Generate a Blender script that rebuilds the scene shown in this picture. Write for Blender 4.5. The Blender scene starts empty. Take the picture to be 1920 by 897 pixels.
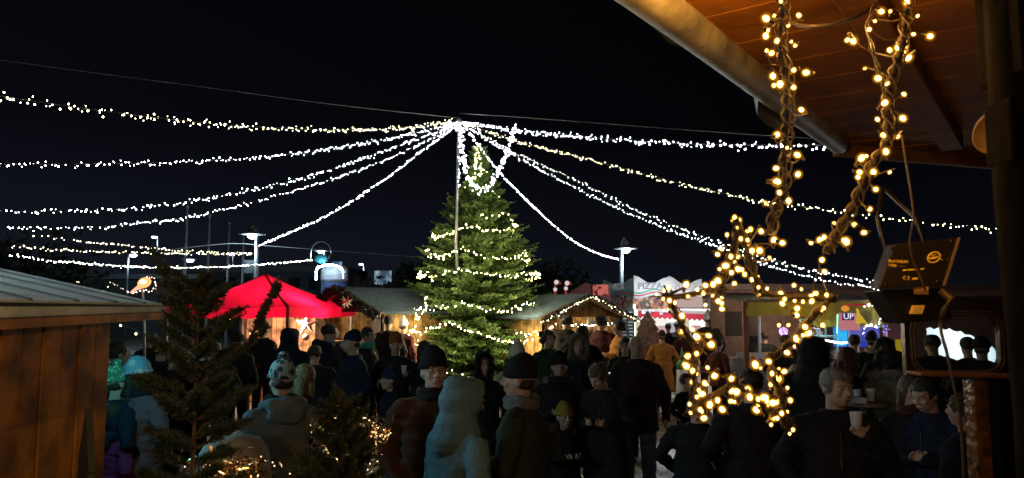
import bpy, bmesh, math, random
import numpy as np
from mathutils import Vector, Matrix, noise, Euler
random.seed(7)
rnd = random.Random(11)
PI = math.pi
sc = bpy.context.scene
col = sc.collection
R = math.radians

# ------------------------------------------------------------------ camera
FPX = 1390.0; CAMZ = 2.1; HOR = 575.0
PITCH = math.atan((HOR-448.5)/FPX)
def P(px, py, Y):
    dx = (px-960)/FPX; dy = -(py-448.5)/FPX
    vy = math.cos(PITCH)-dy*math.sin(PITCH); vz = math.sin(PITCH)+dy*math.cos(PITCH)
    return Vector((dx*Y/vy, Y, CAMZ+vz*Y/vy))
def GX(px, Y): return P(px, HOR, Y).x
def ZH(py, Y): return P(960, py, Y).z

cd = bpy.data.cameras.new('camera'); cam = bpy.data.objects.new('camera', cd); col.objects.link(cam)
cam.location = (0, 0, CAMZ); cam.rotation_euler = (PI/2+PITCH, 0, 0)
cd.sensor_width = 36; cd.lens = FPX/1920*36; cd.clip_start = .05; cd.clip_end = 600
cd.dof.use_dof = True; cd.dof.focus_distance = 12; cd.dof.aperture_fstop = 6.5
sc.camera = cam

# ------------------------------------------------------------------ materials
MC = {}
def newmat(name):
    m = bpy.data.materials.new(name); m.use_nodes = True
    return m, m.node_tree.nodes, m.node_tree.links
def mat(name, color, rough=.7, metal=0, var=.25, scale=6, bump=.15, bscale=40, spec=.4, coat=0, trans=0):
    if name in MC: return MC[name]
    m, n, l = newmat(name); b = n['Principled BSDF']
    b.inputs['Roughness'].default_value = rough; b.inputs['Metallic'].default_value = metal
    b.inputs['Specular IOR Level'].default_value = spec
    if coat: b.inputs['Coat Weight'].default_value = coat
    tc = n.new('ShaderNodeTexCoord'); nz = n.new('ShaderNodeTexNoise'); nz.inputs['Scale'].default_value = scale
    nz.inputs['Detail'].default_value = 4
    l.new(tc.outputs['Object'], nz.inputs['Vector'])
    mp = n.new('ShaderNodeMapRange'); mp.inputs['From Min'].default_value = .3; mp.inputs['From Max'].default_value = .7
    mp.inputs['To Min'].default_value = 1-var; mp.inputs['To Max'].default_value = 1+var
    l.new(nz.outputs['Fac'], mp.inputs['Value'])
    mx = n.new('ShaderNodeVectorMath'); mx.operation = 'SCALE'; mx.inputs[0].default_value = color[:3]
    l.new(mp.outputs['Result'], mx.inputs['Scale']); l.new(mx.outputs['Vector'], b.inputs['Base Color'])
    if bump:
        n2 = n.new('ShaderNodeTexNoise'); n2.inputs['Scale'].default_value = bscale; n2.inputs['Detail'].default_value = 3
        l.new(tc.outputs['Object'], n2.inputs['Vector'])
        bp = n.new('ShaderNodeBump'); bp.inputs['Strength'].default_value = bump; bp.inputs['Distance'].default_value = .01
        l.new(n2.outputs['Fac'], bp.inputs['Height']); l.new(bp.outputs['Normal'], b.inputs['Normal'])
    MC[name] = m; return m
def emit(name, color, strength, sample=False):
    if name in MC: return MC[name]
    m, n, l = newmat(name); n.remove(n['Principled BSDF'])
    e = n.new('ShaderNodeEmission'); e.inputs['Color'].default_value = (*color, 1); e.inputs['Strength'].default_value = strength
    l.new(e.outputs[0], n['Material Output'].inputs['Surface'])
    m.cycles.emission_sampling = 'AUTO' if sample else 'NONE'
    MC[name] = m; return m
def wood(name, c1, c2, plank=.12, axis=0, rough=.65, groove=.9):
    """planks stacked along axis, grain noise and dark joints (a joint is a real gap in the wood)"""
    if name in MC: return MC[name]
    m, n, l = newmat(name); b = n['Principled BSDF']; b.inputs['Roughness'].default_value = rough; b.inputs['Specular IOR Level'].default_value = .12
    tc = n.new('ShaderNodeTexCoord'); sp = n.new('ShaderNodeSeparateXYZ'); l.new(tc.outputs['Object'], sp.inputs[0])
    dv = n.new('ShaderNodeMath'); dv.operation = 'DIVIDE'; dv.inputs[1].default_value = plank
    l.new(sp.outputs[axis], dv.inputs[0])
    fl = n.new('ShaderNodeMath'); fl.operation = 'FLOOR'; l.new(dv.outputs[0], fl.inputs[0])
    fr = n.new('ShaderNodeMath'); fr.operation = 'FRACT'; l.new(dv.outputs[0], fr.inputs[0])
    wn = n.new('ShaderNodeTexWhiteNoise'); wn.noise_dimensions = '1D'; l.new(fl.outputs[0], wn.inputs['W'])
    mpv = n.new('ShaderNodeMapping'); l.new(tc.outputs['Object'], mpv.inputs['Vector'])
    s = [14, 14, 14]; long_ax = 2 if axis != 2 else 0
    s[long_ax] = 1.6; mpv.inputs['Scale'].default_value = s
    nz = n.new('ShaderNodeTexNoise'); nz.inputs['Scale'].default_value = 1.4; nz.inputs['Detail'].default_value = 6
    l.new(mpv.outputs[0], nz.inputs['Vector'])
    ad = n.new('ShaderNodeMath'); ad.operation = 'MULTIPLY_ADD'; ad.inputs[1].default_value = .7
    l.new(nz.outputs['Fac'], ad.inputs[0])
    ml = n.new('ShaderNodeMath'); ml.operation = 'MULTIPLY'; ml.inputs[1].default_value = .4; l.new(wn.outputs['Value'], ml.inputs[0])
    l.new(ml.outputs[0], ad.inputs[2])
    mx = n.new('ShaderNodeMix'); mx.data_type = 'RGBA'; mx.inputs['A'].default_value = (*c1, 1); mx.inputs['B'].default_value = (*c2, 1)
    l.new(ad.outputs[0], mx.inputs['Factor'])
    pp = n.new('ShaderNodeMath'); pp.operation = 'PINGPONG'; pp.inputs[1].default_value = .5; l.new(fr.outputs[0], pp.inputs[0])
    st = n.new('ShaderNodeMapRange'); st.inputs['From Min'].default_value = .0; st.inputs['From Max'].default_value = .07
    st.inputs['To Min'].default_value = 1-groove; l.new(pp.outputs[0], st.inputs['Value'])
    sc2 = n.new('ShaderNodeVectorMath'); sc2.operation = 'SCALE'; l.new(mx.outputs['Result'], sc2.inputs[0])
    bl = n.new('ShaderNodeTexNoise'); bl.inputs['Scale'].default_value = 5; bl.inputs['Detail'].default_value = 3; l.new(tc.outputs['Object'], bl.inputs['Vector'])
    br_ = n.new('ShaderNodeMapRange'); br_.inputs['From Min'].default_value = .34; br_.inputs['From Max'].default_value = .6; br_.inputs['To Min'].default_value = .38; br_.inputs['To Max'].default_value = 1.15; l.new(bl.outputs['Fac'], br_.inputs['Value'])
    mu_ = n.new('ShaderNodeMath'); mu_.operation = 'MULTIPLY'; l.new(br_.outputs[0], mu_.inputs[0]); l.new(st.outputs[0], mu_.inputs[1]); l.new(mu_.outputs[0], sc2.inputs['Scale'])
    l.new(sc2.outputs[0], b.inputs['Base Color'])
    bp = n.new('ShaderNodeBump'); bp.inputs['Distance'].default_value = .008; bp.inputs['Strength'].default_value = .8
    l.new(st.outputs[0], bp.inputs['Height']); l.new(bp.outputs[0], b.inputs['Normal'])
    MC[name] = m; return m
def translucent(name, color, tint=.5, rough=.8):
    if name in MC: return MC[name]
    m, n, l = newmat(name); b = n['Principled BSDF']; b.inputs['Base Color'].default_value = (*color, 1); b.inputs['Roughness'].default_value = rough
    t = n.new('ShaderNodeBsdfTranslucent'); t.inputs['Color'].default_value = (*color, 1)
    mx = n.new('ShaderNodeMixShader'); mx.inputs['Fac'].default_value = tint
    tc = n.new('ShaderNodeTexCoord'); nz = n.new('ShaderNodeTexNoise'); nz.inputs['Scale'].default_value = 3; l.new(tc.outputs['Object'], nz.inputs['Vector'])
    bp = n.new('ShaderNodeBump'); bp.inputs['Distance'].default_value = .05; bp.inputs['Strength'].default_value = .5
    l.new(nz.outputs['Fac'], bp.inputs['Height']); l.new(bp.outputs[0], b.inputs['Normal']); l.new(bp.outputs[0], t.inputs['Normal'])
    l.new(b.outputs[0], mx.inputs[1]); l.new(t.outputs[0], mx.inputs[2]); l.new(mx.outputs[0], n['Material Output'].inputs['Surface'])
    MC[name] = m; return m
def glass(name, color=(.8,.85,.9), tr=.85):
    if name in MC: return MC[name]
    m, n, l = newmat(name); b = n['Principled BSDF']; b.inputs['Base Color'].default_value = (.02,.02,.02,1); b.inputs['Roughness'].default_value = .06
    t = n.new('ShaderNodeBsdfTransparent'); t.inputs['Color'].default_value = (*color, 1)
    mx = n.new('ShaderNodeMixShader'); mx.inputs['Fac'].default_value = tr
    l.new(b.outputs[0], mx.inputs[1]); l.new(t.outputs[0], mx.inputs[2]); l.new(mx.outputs[0], n['Material Output'].inputs['Surface'])
    MC[name] = m; return m

# ------------------------------------------------------------------ mesh helpers
class MB:
    def __init__(s): s.v = []; s.f = []; s.m = []
    def add(s, vs, fs, mi=0):
        o = len(s.v); s.v += [tuple(v) for v in vs]; s.f += [tuple(i+o for i in f) for f in fs]; s.m += [mi]*len(fs)
    def box(s, c, d, rot=None, mi=0):
        c = Vector(c); vs = []
        for x in (-.5,.5):
            for y in (-.5,.5):
                for z in (-.5,.5):
                    v = Vector((x*d[0], y*d[1], z*d[2]))
                    if rot is not None: v = rot @ v
                    vs.append(c+v)
        s.add(vs, [(0,1,3,2),(4,6,7,5),(0,4,5,1),(2,3,7,6),(0,2,6,4),(1,5,7,3)], mi)
    def bar(s, a, b, w, h=None, mi=0):
        a = Vector(a); b = Vector(b); h = h or w; d = b-a
        q = d.to_track_quat('X', 'Z').to_matrix(); s.box((a+b)/2, (d.length, w, h), q, mi)
    def tube(s, pts, r, seg=8, mi=0, cap=True):
        pts = [Vector(p) for p in pts]; rs = r if isinstance(r, (list, tuple)) else [r]*len(pts)
        vs = []; fs = []; up = Vector((0,0,1)); n = len(pts)
        for i, p in enumerate(pts):
            t = (pts[min(i+1,n-1)]-pts[max(i-1,0)])
            if t.length < 1e-9: t = Vector((0,0,1))
            t.normalize(); a = t.cross(up)
            if a.length < .05: a = t.cross(Vector((0,1,0)))
            a.normalize(); b = t.cross(a)
            for k in range(seg):
                th = 2*PI*k/seg; vs.append(p+(a*math.cos(th)+b*math.sin(th))*rs[i])
        for i in range(n-1):
            for k in range(seg):
                fs.append((i*seg+k, i*seg+(k+1)%seg, (i+1)*seg+(k+1)%seg, (i+1)*seg+k))
        if cap: fs.append(tuple(range(seg-1,-1,-1))); fs.append(tuple((n-1)*seg+k for k in range(seg)))
        s.add(vs, fs, mi)
    def lathe(s, prof, c=(0,0,0), seg=20, mi=0, sx=1, sy=1):
        vs = []; fs = []; n = len(prof)
        for (r, z) in prof:
            for k in range(seg):
                th = 2*PI*k/seg; vs.append((c[0]+r*sx*math.cos(th), c[1]+r*sy*math.sin(th), c[2]+z))
        for i in range(n-1):
            for k in range(seg): fs.append((i*seg+k, i*seg+(k+1)%seg, (i+1)*seg+(k+1)%seg, (i+1)*seg+k))
        fs.append(tuple(range(seg-1,-1,-1))); fs.append(tuple((n-1)*seg+k for k in range(seg)))
        s.add(vs, fs, mi)
    def ball(s, c, r, seg=12, mi=0, rot=None):
        if not isinstance(r, (tuple, list)): r = (r, r, r)
        c = Vector(c); rings = max(6, seg//2+1); vs = []; fs = []
        for i in range(1, rings):
            ph = PI*i/rings
            for k in range(seg):
                th = 2*PI*k/seg; v = Vector((r[0]*math.sin(ph)*math.cos(th), r[1]*math.sin(ph)*math.sin(th), r[2]*math.cos(ph)))
                vs.append(c+(rot @ v if rot is not None else v))
        t = Vector((0,0,r[2])); vs.append(c+(rot@t if rot is not None else t)); vs.append(c-(rot@t if rot is not None else t))
        T = len(vs)-2; B = T+1
        for i in range(rings-2):
            for k in range(seg): fs.append((i*seg+k, (i+1)*seg+k, (i+1)*seg+(k+1)%seg, i*seg+(k+1)%seg))
        for k in range(seg):
            fs.append((T, k, (k+1)%seg)); fs.append((B, (rings-2)*seg+(k+1)%seg, (rings-2)*seg+k))
        s.add(vs, fs, mi)
    def prism(s, pts, vec, mi=0):
        pts = [Vector(p) for p in pts]; n = len(pts); vec = Vector(vec)
        s.add(pts+[p+vec for p in pts], [tuple(range(n-1,-1,-1)), tuple(range(n,2*n))]+[(i,(i+1)%n,n+(i+1)%n,n+i) for i in range(n)], mi)
    def mesh(s, name, mats, smooth=False):
        me = bpy.data.meshes.new(name); me.from_pydata(s.v, [], s.f); me.update()
        for m in (mats if isinstance(mats, (list, tuple)) else [mats]): me.materials.append(m)
        if any(s.m): me.polygons.foreach_set('material_index', s.m)
        if smooth: me.polygons.foreach_set('use_smooth', [True]*len(me.polygons))
        return me
    def build(s, name, mats, parent=None, smooth=False, bevel=0, fixn=True):
        me = s.mesh(name, mats, smooth)
        if fixn:
            bm = bmesh.new(); bm.from_mesh(me); bmesh.ops.recalc_face_normals(bm, faces=bm.faces); bm.to_mesh(me); bm.free()
        o = bpy.data.objects.new(name, me); col.objects.link(o)
        if parent is not None: o.parent = parent
        if bevel:
            bv = o.modifiers.new('bevel', 'BEVEL'); bv.width = bevel; bv.segments = 2; bv.limit_method = 'ANGLE'
        return o
def tag(o, label=None, cat=None, group=None, kind=None):
    if label: o['label'] = label
    if cat: o['category'] = cat
    if group: o['group'] = group
    if kind: o['kind'] = kind
    return o
def thing(name, label, cat, loc=(0,0,0), rz=0, group=None):
    o = bpy.data.objects.new(name, None); col.objects.link(o); o.location = loc; o.rotation_euler = (0,0,rz)
    o.empty_display_size = .1
    return tag(o, label, cat, group)
def text(body, size, matl, parent, loc, rot=(PI/2,0,0), extrude=.004, name='lettering', align='CENTER', sx=1, bold=0):
    cu = bpy.data.curves.new(name, 'FONT'); cu.body = body; cu.size = size; cu.extrude = extrude; cu.align_x = align; cu.align_y = 'CENTER'
    cu.resolution_u = 3; cu.offset = bold
    t = bpy.data.objects.new('tmp', cu); col.objects.link(t)
    dg = bpy.context.evaluated_depsgraph_get(); me = bpy.data.meshes.new_from_object(t.evaluated_get(dg)); me.name = name
    bpy.data.objects.remove(t); bpy.data.curves.remove(cu)
    me.materials.clear(); me.materials.append(matl)
    o = bpy.data.objects.new(name, me); col.objects.link(o); o.parent = parent; o.location = loc; o.rotation_euler = rot; o.scale = (sx,1,1)
    return o
def lamp(name, loc, power, color, radius=.1, kind='POINT', parent=None):
    ld = bpy.data.lights.new(name, kind); ld.energy = power; ld.color = color
    if kind != 'AREA': ld.shadow_soft_size = radius
    else: ld.size = radius
    o = bpy.data.objects.new(name, ld); col.objects.link(o); o.location = loc
    if parent is not None: o.parent = parent
    return o

def catmull(pts, step):
    pts = [Vector(p) for p in pts]; q = [pts[0]*2-pts[1]]+pts+[pts[-1]*2-pts[-2]]; out = []
    for i in range(1, len(q)-2):
        a, b, c, d = q[i-1:i+3]; L = (c-b).length; n = max(2, int(L/step))
        for k in range(n):
            t = k/n
            out.append(.5*((2*b)+(c-a)*t+(2*a-5*b+4*c-d)*t*t+(3*b-a-3*c+d)*t**3))
    out.append(pts[-1]); return out
def walk(pts, spacing):
    """points every `spacing` metres along a polyline"""
    out = []; acc = 0
    for a, b in zip(pts, pts[1:]):
        L = (b-a).length
        if L < 1e-6: continue
        while acc < L:
            out.append(a.lerp(b, acc/L)); acc += spacing
        acc -= L
    return out

# ------------------------------------------------------------------ world: night sky
w = bpy.data.worlds.new('World'); sc.world = w; w.use_nodes = True
n, l = w.node_tree.nodes, w.node_tree.links; bg = n['Background']
tc = n.new('ShaderNodeTexCoord'); sp = n.new('ShaderNodeSeparateXYZ'); l.new(tc.outputs['Generated'], sp.inputs[0])
cr = n.new('ShaderNodeValToRGB'); l.new(sp.outputs['Z'], cr.inputs['Fac'])
e = cr.color_ramp.elements; e[0].position = 0; e[0].color = (.0105,.0125,.020,1); e[1].position = .5; e[1].color = (.0016,.0015,.0024,1)
k = e.new(.09); k.color = (.0065,.0075,.0125,1); k = e.new(.22); k.color = (.0026,.0027,.0048,1)
mp = n.new('ShaderNodeMapRange'); mp.inputs['From Min'].default_value = -.6; mp.inputs['From Max'].default_value = .45
mp.inputs['To Min'].default_value = .95; mp.inputs['To Max'].default_value = .33; l.new(sp.outputs['X'], mp.inputs['Value'])
vm = n.new('ShaderNodeVectorMath'); vm.operation = 'SCALE'; l.new(cr.outputs[0], vm.inputs[0]); l.new(mp.outputs[0], vm.inputs['Scale'])
l.new(vm.outputs[0], bg.inputs['Color']); bg.inputs['Strength'].default_value = 1.0

# ------------------------------------------------------------------ ground
def cobble_mat():
    m, n, l = newmat('wet_cobbles'); b = n['Principled BSDF']
    tc = n.new('ShaderNodeTexCoord'); nz = n.new('ShaderNodeTexNoise'); nz.inputs['Scale'].default_value = 2.5; nz.inputs['Detail'].default_value = 3
    l.new(tc.outputs['Object'], nz.inputs['Vector'])
    ad = n.new('ShaderNodeVectorMath'); ad.operation = 'MULTIPLY_ADD'; ad.inputs[1].default_value = (.07,.07,0)
    l.new(nz.outputs['Color'], ad.inputs[0]); l.new(tc.outputs['Object'], ad.inputs[2])
    br = n.new('ShaderNodeTexBrick'); br.inputs['Scale'].default_value = 1; br.inputs['Brick Width'].default_value = .19; br.inputs['Row Height'].default_value = .13
    br.inputs['Mortar Size'].default_value = .012; br.inputs['Mortar Smooth'].default_value = .6
    br.inputs['Color1'].default_value = (.30,.26,.20,1); br.inputs['Color2'].default_value = (.16,.14,.115,1); br.inputs['Mortar'].default_value = (.018,.016,.014,1)
    l.new(ad.outputs[0], br.inputs['Vector']); l.new(br.outputs['Color'], b.inputs['Base Color'])
    n2 = n.new('ShaderNodeTexNoise'); n2.inputs['Scale'].default_value = .9; n2.inputs['Detail'].default_value = 5; l.new(tc.outputs['Object'], n2.inputs['Vector'])
    r = n.new('ShaderNodeMapRange'); r.inputs['From Min'].default_value = .35; r.inputs['From Max'].default_value = .65
    r.inputs['To Min'].default_value = .22; r.inputs['To Max'].default_value = .55; l.new(n2.outputs['Fac'], r.inputs['Value']); l.new(r.outputs[0], b.inputs['Roughness'])
    n3 = n.new('ShaderNodeTexNoise'); n3.inputs['Scale'].default_value = 25; l.new(tc.outputs['Object'], n3.inputs['Vector'])
    inv = n.new('ShaderNodeMath'); inv.operation = 'MULTIPLY_ADD'; inv.inputs[1].default_value = -1; l.new(br.outputs['Fac'], inv.inputs[0])
    s3 = n.new('ShaderNodeMath'); s3.operation = 'MULTIPLY'; s3.inputs[1].default_value = .5; l.new(n3.outputs['Fac'], s3.inputs[0]); l.new(s3.outputs[0], inv.inputs[2])
    bp = n.new('ShaderNodeBump'); bp.inputs['Distance'].default_value = .018; bp.inputs['Strength'].default_value = .9
    l.new(inv.outputs[0], bp.inputs['Height']); l.new(bp.outputs[0], b.inputs['Normal'])
    return m
b_ = MB(); b_.add([(-300,-60,0),(300,-60,0),(300,500,0),(-300,500,0)], [(0,1,2,3)])
tag(b_.build('ground', cobble_mat()), 'wet grey cobblestone square of the market', kind='structure')

# ------------------------------------------------------------------ fir trees
def fir(name, label, loc, height, prof, nbr, ntw, seed, needles=0, z0=.25, twl=.3, blade=.03, col1=(.035,.075,.022), col2=(.02,.042,.018), lean=(0,0), trunk_r=.05, extra=(), group=None, cat='tree', up=.15, nlen=.022):
    """tapered trunk, whorls of boughs, twigs with many small blades or needles; prof: z -> radius"""
    rg = np.random.default_rng(seed); t = thing(name, label, cat, loc, group=group)
    V = []; F = []; WM = MB()
    def blade_quad(p, d, L, W, nrm):
        s = np.cross(d, nrm); s /= (np.linalg.norm(s)+1e-9)
        o = len(V); V.extend([p, p+d*L*.45+s*W, p+d*L, p+d*L*.45-s*W]); F.append((o,o+1,o+2,o+3))
    def twig(p, d, L):
        d = d/np.linalg.norm(d)
        if needles:
            s = np.cross(d, (0,0,1.)); s /= (np.linalg.norm(s)+1e-9); u = np.cross(s, d)
            for q in range(needles):
                f = rg.random(); a = rg.uniform(0, 2*PI)
                nd = d*.75+(s*math.cos(a)+u*math.sin(a)*.8)*1.0; nd /= np.linalg.norm(nd)
                blade_quad(p+d*L*f, nd, nlen*(1.15-.5*f)*rg.uniform(.8,1.2), .0016, rg.normal(size=3))
            WM.tube([p, p+d*L], [.0035,.0015], 4)
        else:
            for q in range(5):
                f = rg.uniform(-.05,.75); nd = d+rg.normal(size=3)*.33; nd /= np.linalg.norm(nd)
                blade_quad(p+d*L*f, nd, L*rg.uniform(.35,.62), blade*rg.uniform(.5,1.1), rg.normal(size=3))
    def bough(p, az, L, upv, droop):
        d = np.array([math.cos(az), math.sin(az), upv]); pts = []
        for k in range(9):
            f = k/8; pts.append(p+np.array([d[0]*L*f, d[1]*L*f, L*(upv*f-droop*f*f+.55*droop*f**4)]))
        WM.tube(pts, [max(.0025, .012*L*(1-.85*k/8)+.003) for k in range(9)], 5)
        n_ = max(4, int(ntw*(.35+.65*L/max(.01, prof(z0+.1)))))
        for q in range(n_):
            f = .18+.82*((q+rg.random())/n_); i = min(7, int(f*8)); c = pts[i]+(pts[i+1]-pts[i])*(f*8-i)
            tg = pts[i+1]-pts[i]; tg /= np.linalg.norm(tg); sd = np.cross(tg, (0,0,1)); sd /= np.linalg.norm(sd)+1e-9
            for sgn in (-1,1):
                dd = tg*.8+sd*sgn*rg.uniform(.6,1.1)+np.array([0,0,rg.uniform(-.15,.28)])
                twig(c, dd, twl*(1.15-.75*f)*rg.uniform(.7,1.2)*min(1, .35+L))
            if q % 2 == 0: twig(c, tg+np.array([0,0,.45]), twl*.5*(1.1-.6*f))
        twig(pts[-2], pts[-1]-pts[-2], twl*.6)
    for i in range(nbr):
        f = ((i+rg.random()*.8)/nbr); z = z0+(height-z0)*(1-(1-f)**1.0)*.985
        rr = prof(z)*rg.uniform(.72,1.14)
        zc = max(0.02, z-rr*up)
        az = i*2.39996+rg.uniform(-.4,.4)
        bough(np.array([lean[0]*z, lean[1]*z, zc]), az, max(.05, rr), up+rg.uniform(-.1,.22)+.5*f*f, rg.uniform(.05,.3)*(1-f*.7))
    for (p, az, L, upv) in extra: bough(np.array(p, float), az, L, upv, .05)
    for q in range(6): twig(np.array([lean[0]*height, lean[1]*height, height-.22*twl*q-.05]), np.array([rg.normal()*.2, rg.normal()*.2, 1.]), twl*.6)
    wm = mat('fir_bark', (.055,.035,.022), .9, bump=.6, bscale=30)
    WM.tube([(lean[0]*z, lean[1]*z, z) for z in np.linspace(0, height*.98, 12)], [max(.004, trunk_r*(1-k/12)) for k in range(12)], 9)
    WM.build('trunk', wm, t, smooth=True, fixn=False)
    me = bpy.data.meshes.new('crown'); me.from_pydata(np.array(V).tolist(), [], F); me.update()
    key = 'needles_'+str(round(col1[0],3))+str(round(col1[1],3))
    if key not in MC:
        m, nn, ll = newmat(key); bb = nn['Principled BSDF']; bb.inputs['Roughness'].default_value = .6
        g = nn.new('ShaderNodeNewGeometry'); r_ = nn.new('ShaderNodeValToRGB'); ll.new(g.outputs['Random Per Island'], r_.inputs[0])
        r_.color_ramp.elements[0].color = (*col2, 1); r_.color_ramp.elements[1].color = (*col1, 1)
        ll.new(r_.outputs[0], bb.inputs['Base Color']); MC[key] = m
    me.materials.append(MC[key])
    c = bpy.data.objects.new('crown', me); col.objects.link(c); c.parent = t
    return t

TY = 16.5; TX = GX(897, TY)
_prof = [(266,3),(300,9),(330,17),(360,33),(400,56),(450,84),(500,103),(560,124),(620,135),(690,136),(760,124)]
def tree_r(z):
    # pixel profile of the crown turned into metres
    zs = [ZH(p, TY) for p, _ in _prof]; rs = [q*TY/FPX for _, q in _prof]
    if z >= zs[0]: return .03
    for i in range(len(zs)-1):
        if zs[i] >= z >= zs[i+1]:
            f = (zs[i]-z)/(zs[i]-zs[i+1]); return rs[i]+(rs[i+1]-rs[i])*f
    return rs[-1]
TREE_H = ZH(276, TY)
fir('fir_tree', 'tall green Christmas fir wound with warm white lights, in the middle of the square', (TX, TY, 0), TREE_H, tree_r, 900, 19, 3, z0=.2, twl=.25, blade=.022, col1=(.10,.18,.032), col2=(.035,.07,.016), trunk_r=.13, cat='christmas tree', up=.1)

# ------------------------------------------------------------------ strings of lights
ICO = {}
def bulb_mesh(key, r, m):
    if key in ICO: return ICO[key]
    bm = bmesh.new(); bmesh.ops.create_icosphere(bm, subdivisions=1, radius=r)
    me = bpy.data.meshes.new('bulb'); bm.to_mesh(me); bm.free(); me.materials.append(m); ICO[key] = me; return me
wire_m = mat('cable_rubber', (.02,.02,.02), .6, bump=0)
def string(name, label, pts, spacing, matl, r=.011, jit=.025, group='strings of lights from the pole', nobj=75, wire_r=.006, cat='light string', sag_wire=True, gap=None, skip=.12):
    """a cable with bulbs set along it; the nearest bulbs are objects, the rest one mesh"""
    pts = [Vector(p) for p in pts]; org = pts[0].copy()
    line = catmull(pts, .12); t = thing(name, label, cat, org, group=group)
    wb = MB(); wb.tube([p-org for p in line], wire_r, 5); wb.build('cable', wire_m, t, smooth=True, fixn=False)
    pos = []
    for i, p in enumerate(walk(line, spacing)):
        if rnd.random() < skip: continue
        if gap and gap(p): continue
        pos.append(p-org+Vector((rnd.gauss(0,jit*.6), rnd.gauss(0,jit*.6), rnd.gauss(-jit*.3,jit*.8))))
    c = Vector((0,0,CAMZ))-org
    pos.sort(key=lambda q: (q-c).length)
    r *= .66; spacing *= (.52 if cat == 'light string' else .8); jit *= .8; keyn = matl.name+str(r); me = bulb_mesh(keyn, r, matl)
    for p in pos[:nobj]:
        o = bpy.data.objects.new('bulb', me); col.objects.link(o); o.parent = t; o.location = p; s = rnd.uniform(.55,1.35); o.scale = (s,s,s*1.2)
    if pos[nobj:]:
        vs = np.array([v.co for v in me.vertices]); fs = [tuple(q.vertices) for q in me.polygons]; B = MB()
        for p in pos[nobj:]:
            s = rnd.uniform(.55,1.35); B.add((vs*s+np.array(p)).tolist(), fs)
        q = B.build('bulb', matl, t, fixn=False); q['kind'] = 'stuff'
    return t
cold = emit('bulb_cold_white', (.92,.93,1.0), 34); coldish = emit('bulb_white', (1,.95,.82), 28); warm = emit('bulb_warm_white', (1,.86,.48), 24)
treew = emit('bulb_tree_warm', (1,.87,.34), 34, True); dimw = emit('bulb_dim_warm', (1,.86,.55), 14)

POLE_Y = 15.6; TOP = P(860, 228, POLE_Y)
def PP(lst, y0, y1):
    """picture polyline measured on the photograph, depth running evenly from y0 to y1 metres"""
    n_ = len(lst); out = []
    for i, (x, y) in enumerate(lst):
        f = abs(x-lst[0][0])/max(1, abs(lst[-1][0]-lst[0][0])); # depth in 1/Y so the cable is straight in plan
        out.append(P(x, y, 1/((1-f)/y0+f/y1)))
    return out
G1 = 'strings of lights from the pole'
string('light_string', 'warm white light string, topmost of those running left from the pole', PP([(860,228),(700,243),(480,238),(240,214),(0,180),(-90,165)], 15.6, 6.2), .035, warm, .0105, .03, G1)
string('light_string', 'cold white light string, second from the top left of the pole', PP([(858,230),(720,262),(560,287),(400,301),(200,307),(0,308),(-90,306)], 15.6, 8), .036, cold, .0105, .022, G1)
string('light_string', 'cold white light string, third from the top left of the pole', PP([(858,232),(740,276),(600,325),(450,361),(300,385),(150,395),(-60,398)], 15.6, 9), .036, cold, .011, .022, G1)
string('light_string', 'cold white light string, fourth from the top, ending short of the left edge', PP([(857,234),(750,288),(640,330),(500,372),(350,407),(200,425),(10,428)], 15.6, 11), .036, cold, .011, .02, G1)
string('light_string', 'steep white light string from the pole down to the tall left street lamp', PP([(856,236),(800,276),(700,351),(600,411),(486,460)], 15.6, 23.5), .05, cold, .016, .02, G1)
GL = 'low strings of lights by the left street lamp'
string('light_string', 'sparse low light string, upper of three behind the left hut roof', PP([(474,476),(380,472),(300,466),(150,452),(20,436)], 23.5, 14), .09, dimw, .017, .02, GL, 60, skip=.3)
string('light_string', 'low warm light string, middle of three behind the left hut roof', PP([(474,477),(380,476),(260,474),(140,470),(22,462)], 23.6, 14.5), .07, dimw, .016, .02, GL, 60)
string('light_string', 'low light string reaching the hooped street lamp, lowest of three', PP([(586,488),(500,495),(400,501),(280,501),(130,492),(18,478)], 28.5, 14), .06, coldish, .016, .018, GL, 60)
string('light_string', 'white light string, topmost right of the pole, running to the roof corner', PP([(862,228),(960,243),(1100,257),(1250,268),(1400,272),(1562,272)], 15.6, 6.0), .034, cold, .0095, .026, G1)
string('light_string', 'warm light string right of the pole, reaching the right post', PP([(864,229),(960,262),(1100,298),(1250,338),(1400,372),(1500,387),(1700,413),(1872,431)], 15.6, 7), .034, warm, .0085, .022, G1)
string('light_string', 'white light string right of the pole, upper of a close pair', PP([(866,230),(960,284),(1080,338),(1200,397),(1350,455),(1500,502),(1655,531)], 15.6, 12), .04, coldish, .010, .02, G1)
string('light_string', 'white light string right of the pole, lower of a close pair', PP([(866,231),(960,290),(1080,352),(1200,409),(1350,464),(1500,515),(1650,543)], 14.8, 11.4), .036, cold, .010, .018, G1)
string('light_string', 'steep white light string from the pole down to the right street lamp', PP([(868,232),(920,303),(980,368),(1060,441),(1115,473),(1160,487)], 15.6, 25), .045, cold, .017, .015, G1)
string('light_string', 'bright white light loop sagging across the fir tip', [P(863,232,14.9),P(868,290,14.7),(P(880,336,14.6)),P(900,357,14.55),P(925,338,14.6),P(950,285,14.7),P(966,234,14.8)], .014, cold, .014, .045, G1, 100, skip=.02)
string('light_chain', 'bunched yellowish light chain up the thin leader of the fir', [P(897,270,TY-.12),P(890,285,TY-.15),P(902,297,TY-.2),P(888,310,TY-.25),P(908,322,TY-.3),P(884,332,TY-.35),P(893,345,TY-.4)], .028, treew, .016, .05, 'light chains around the fir', 90, cat='light chain')
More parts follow.
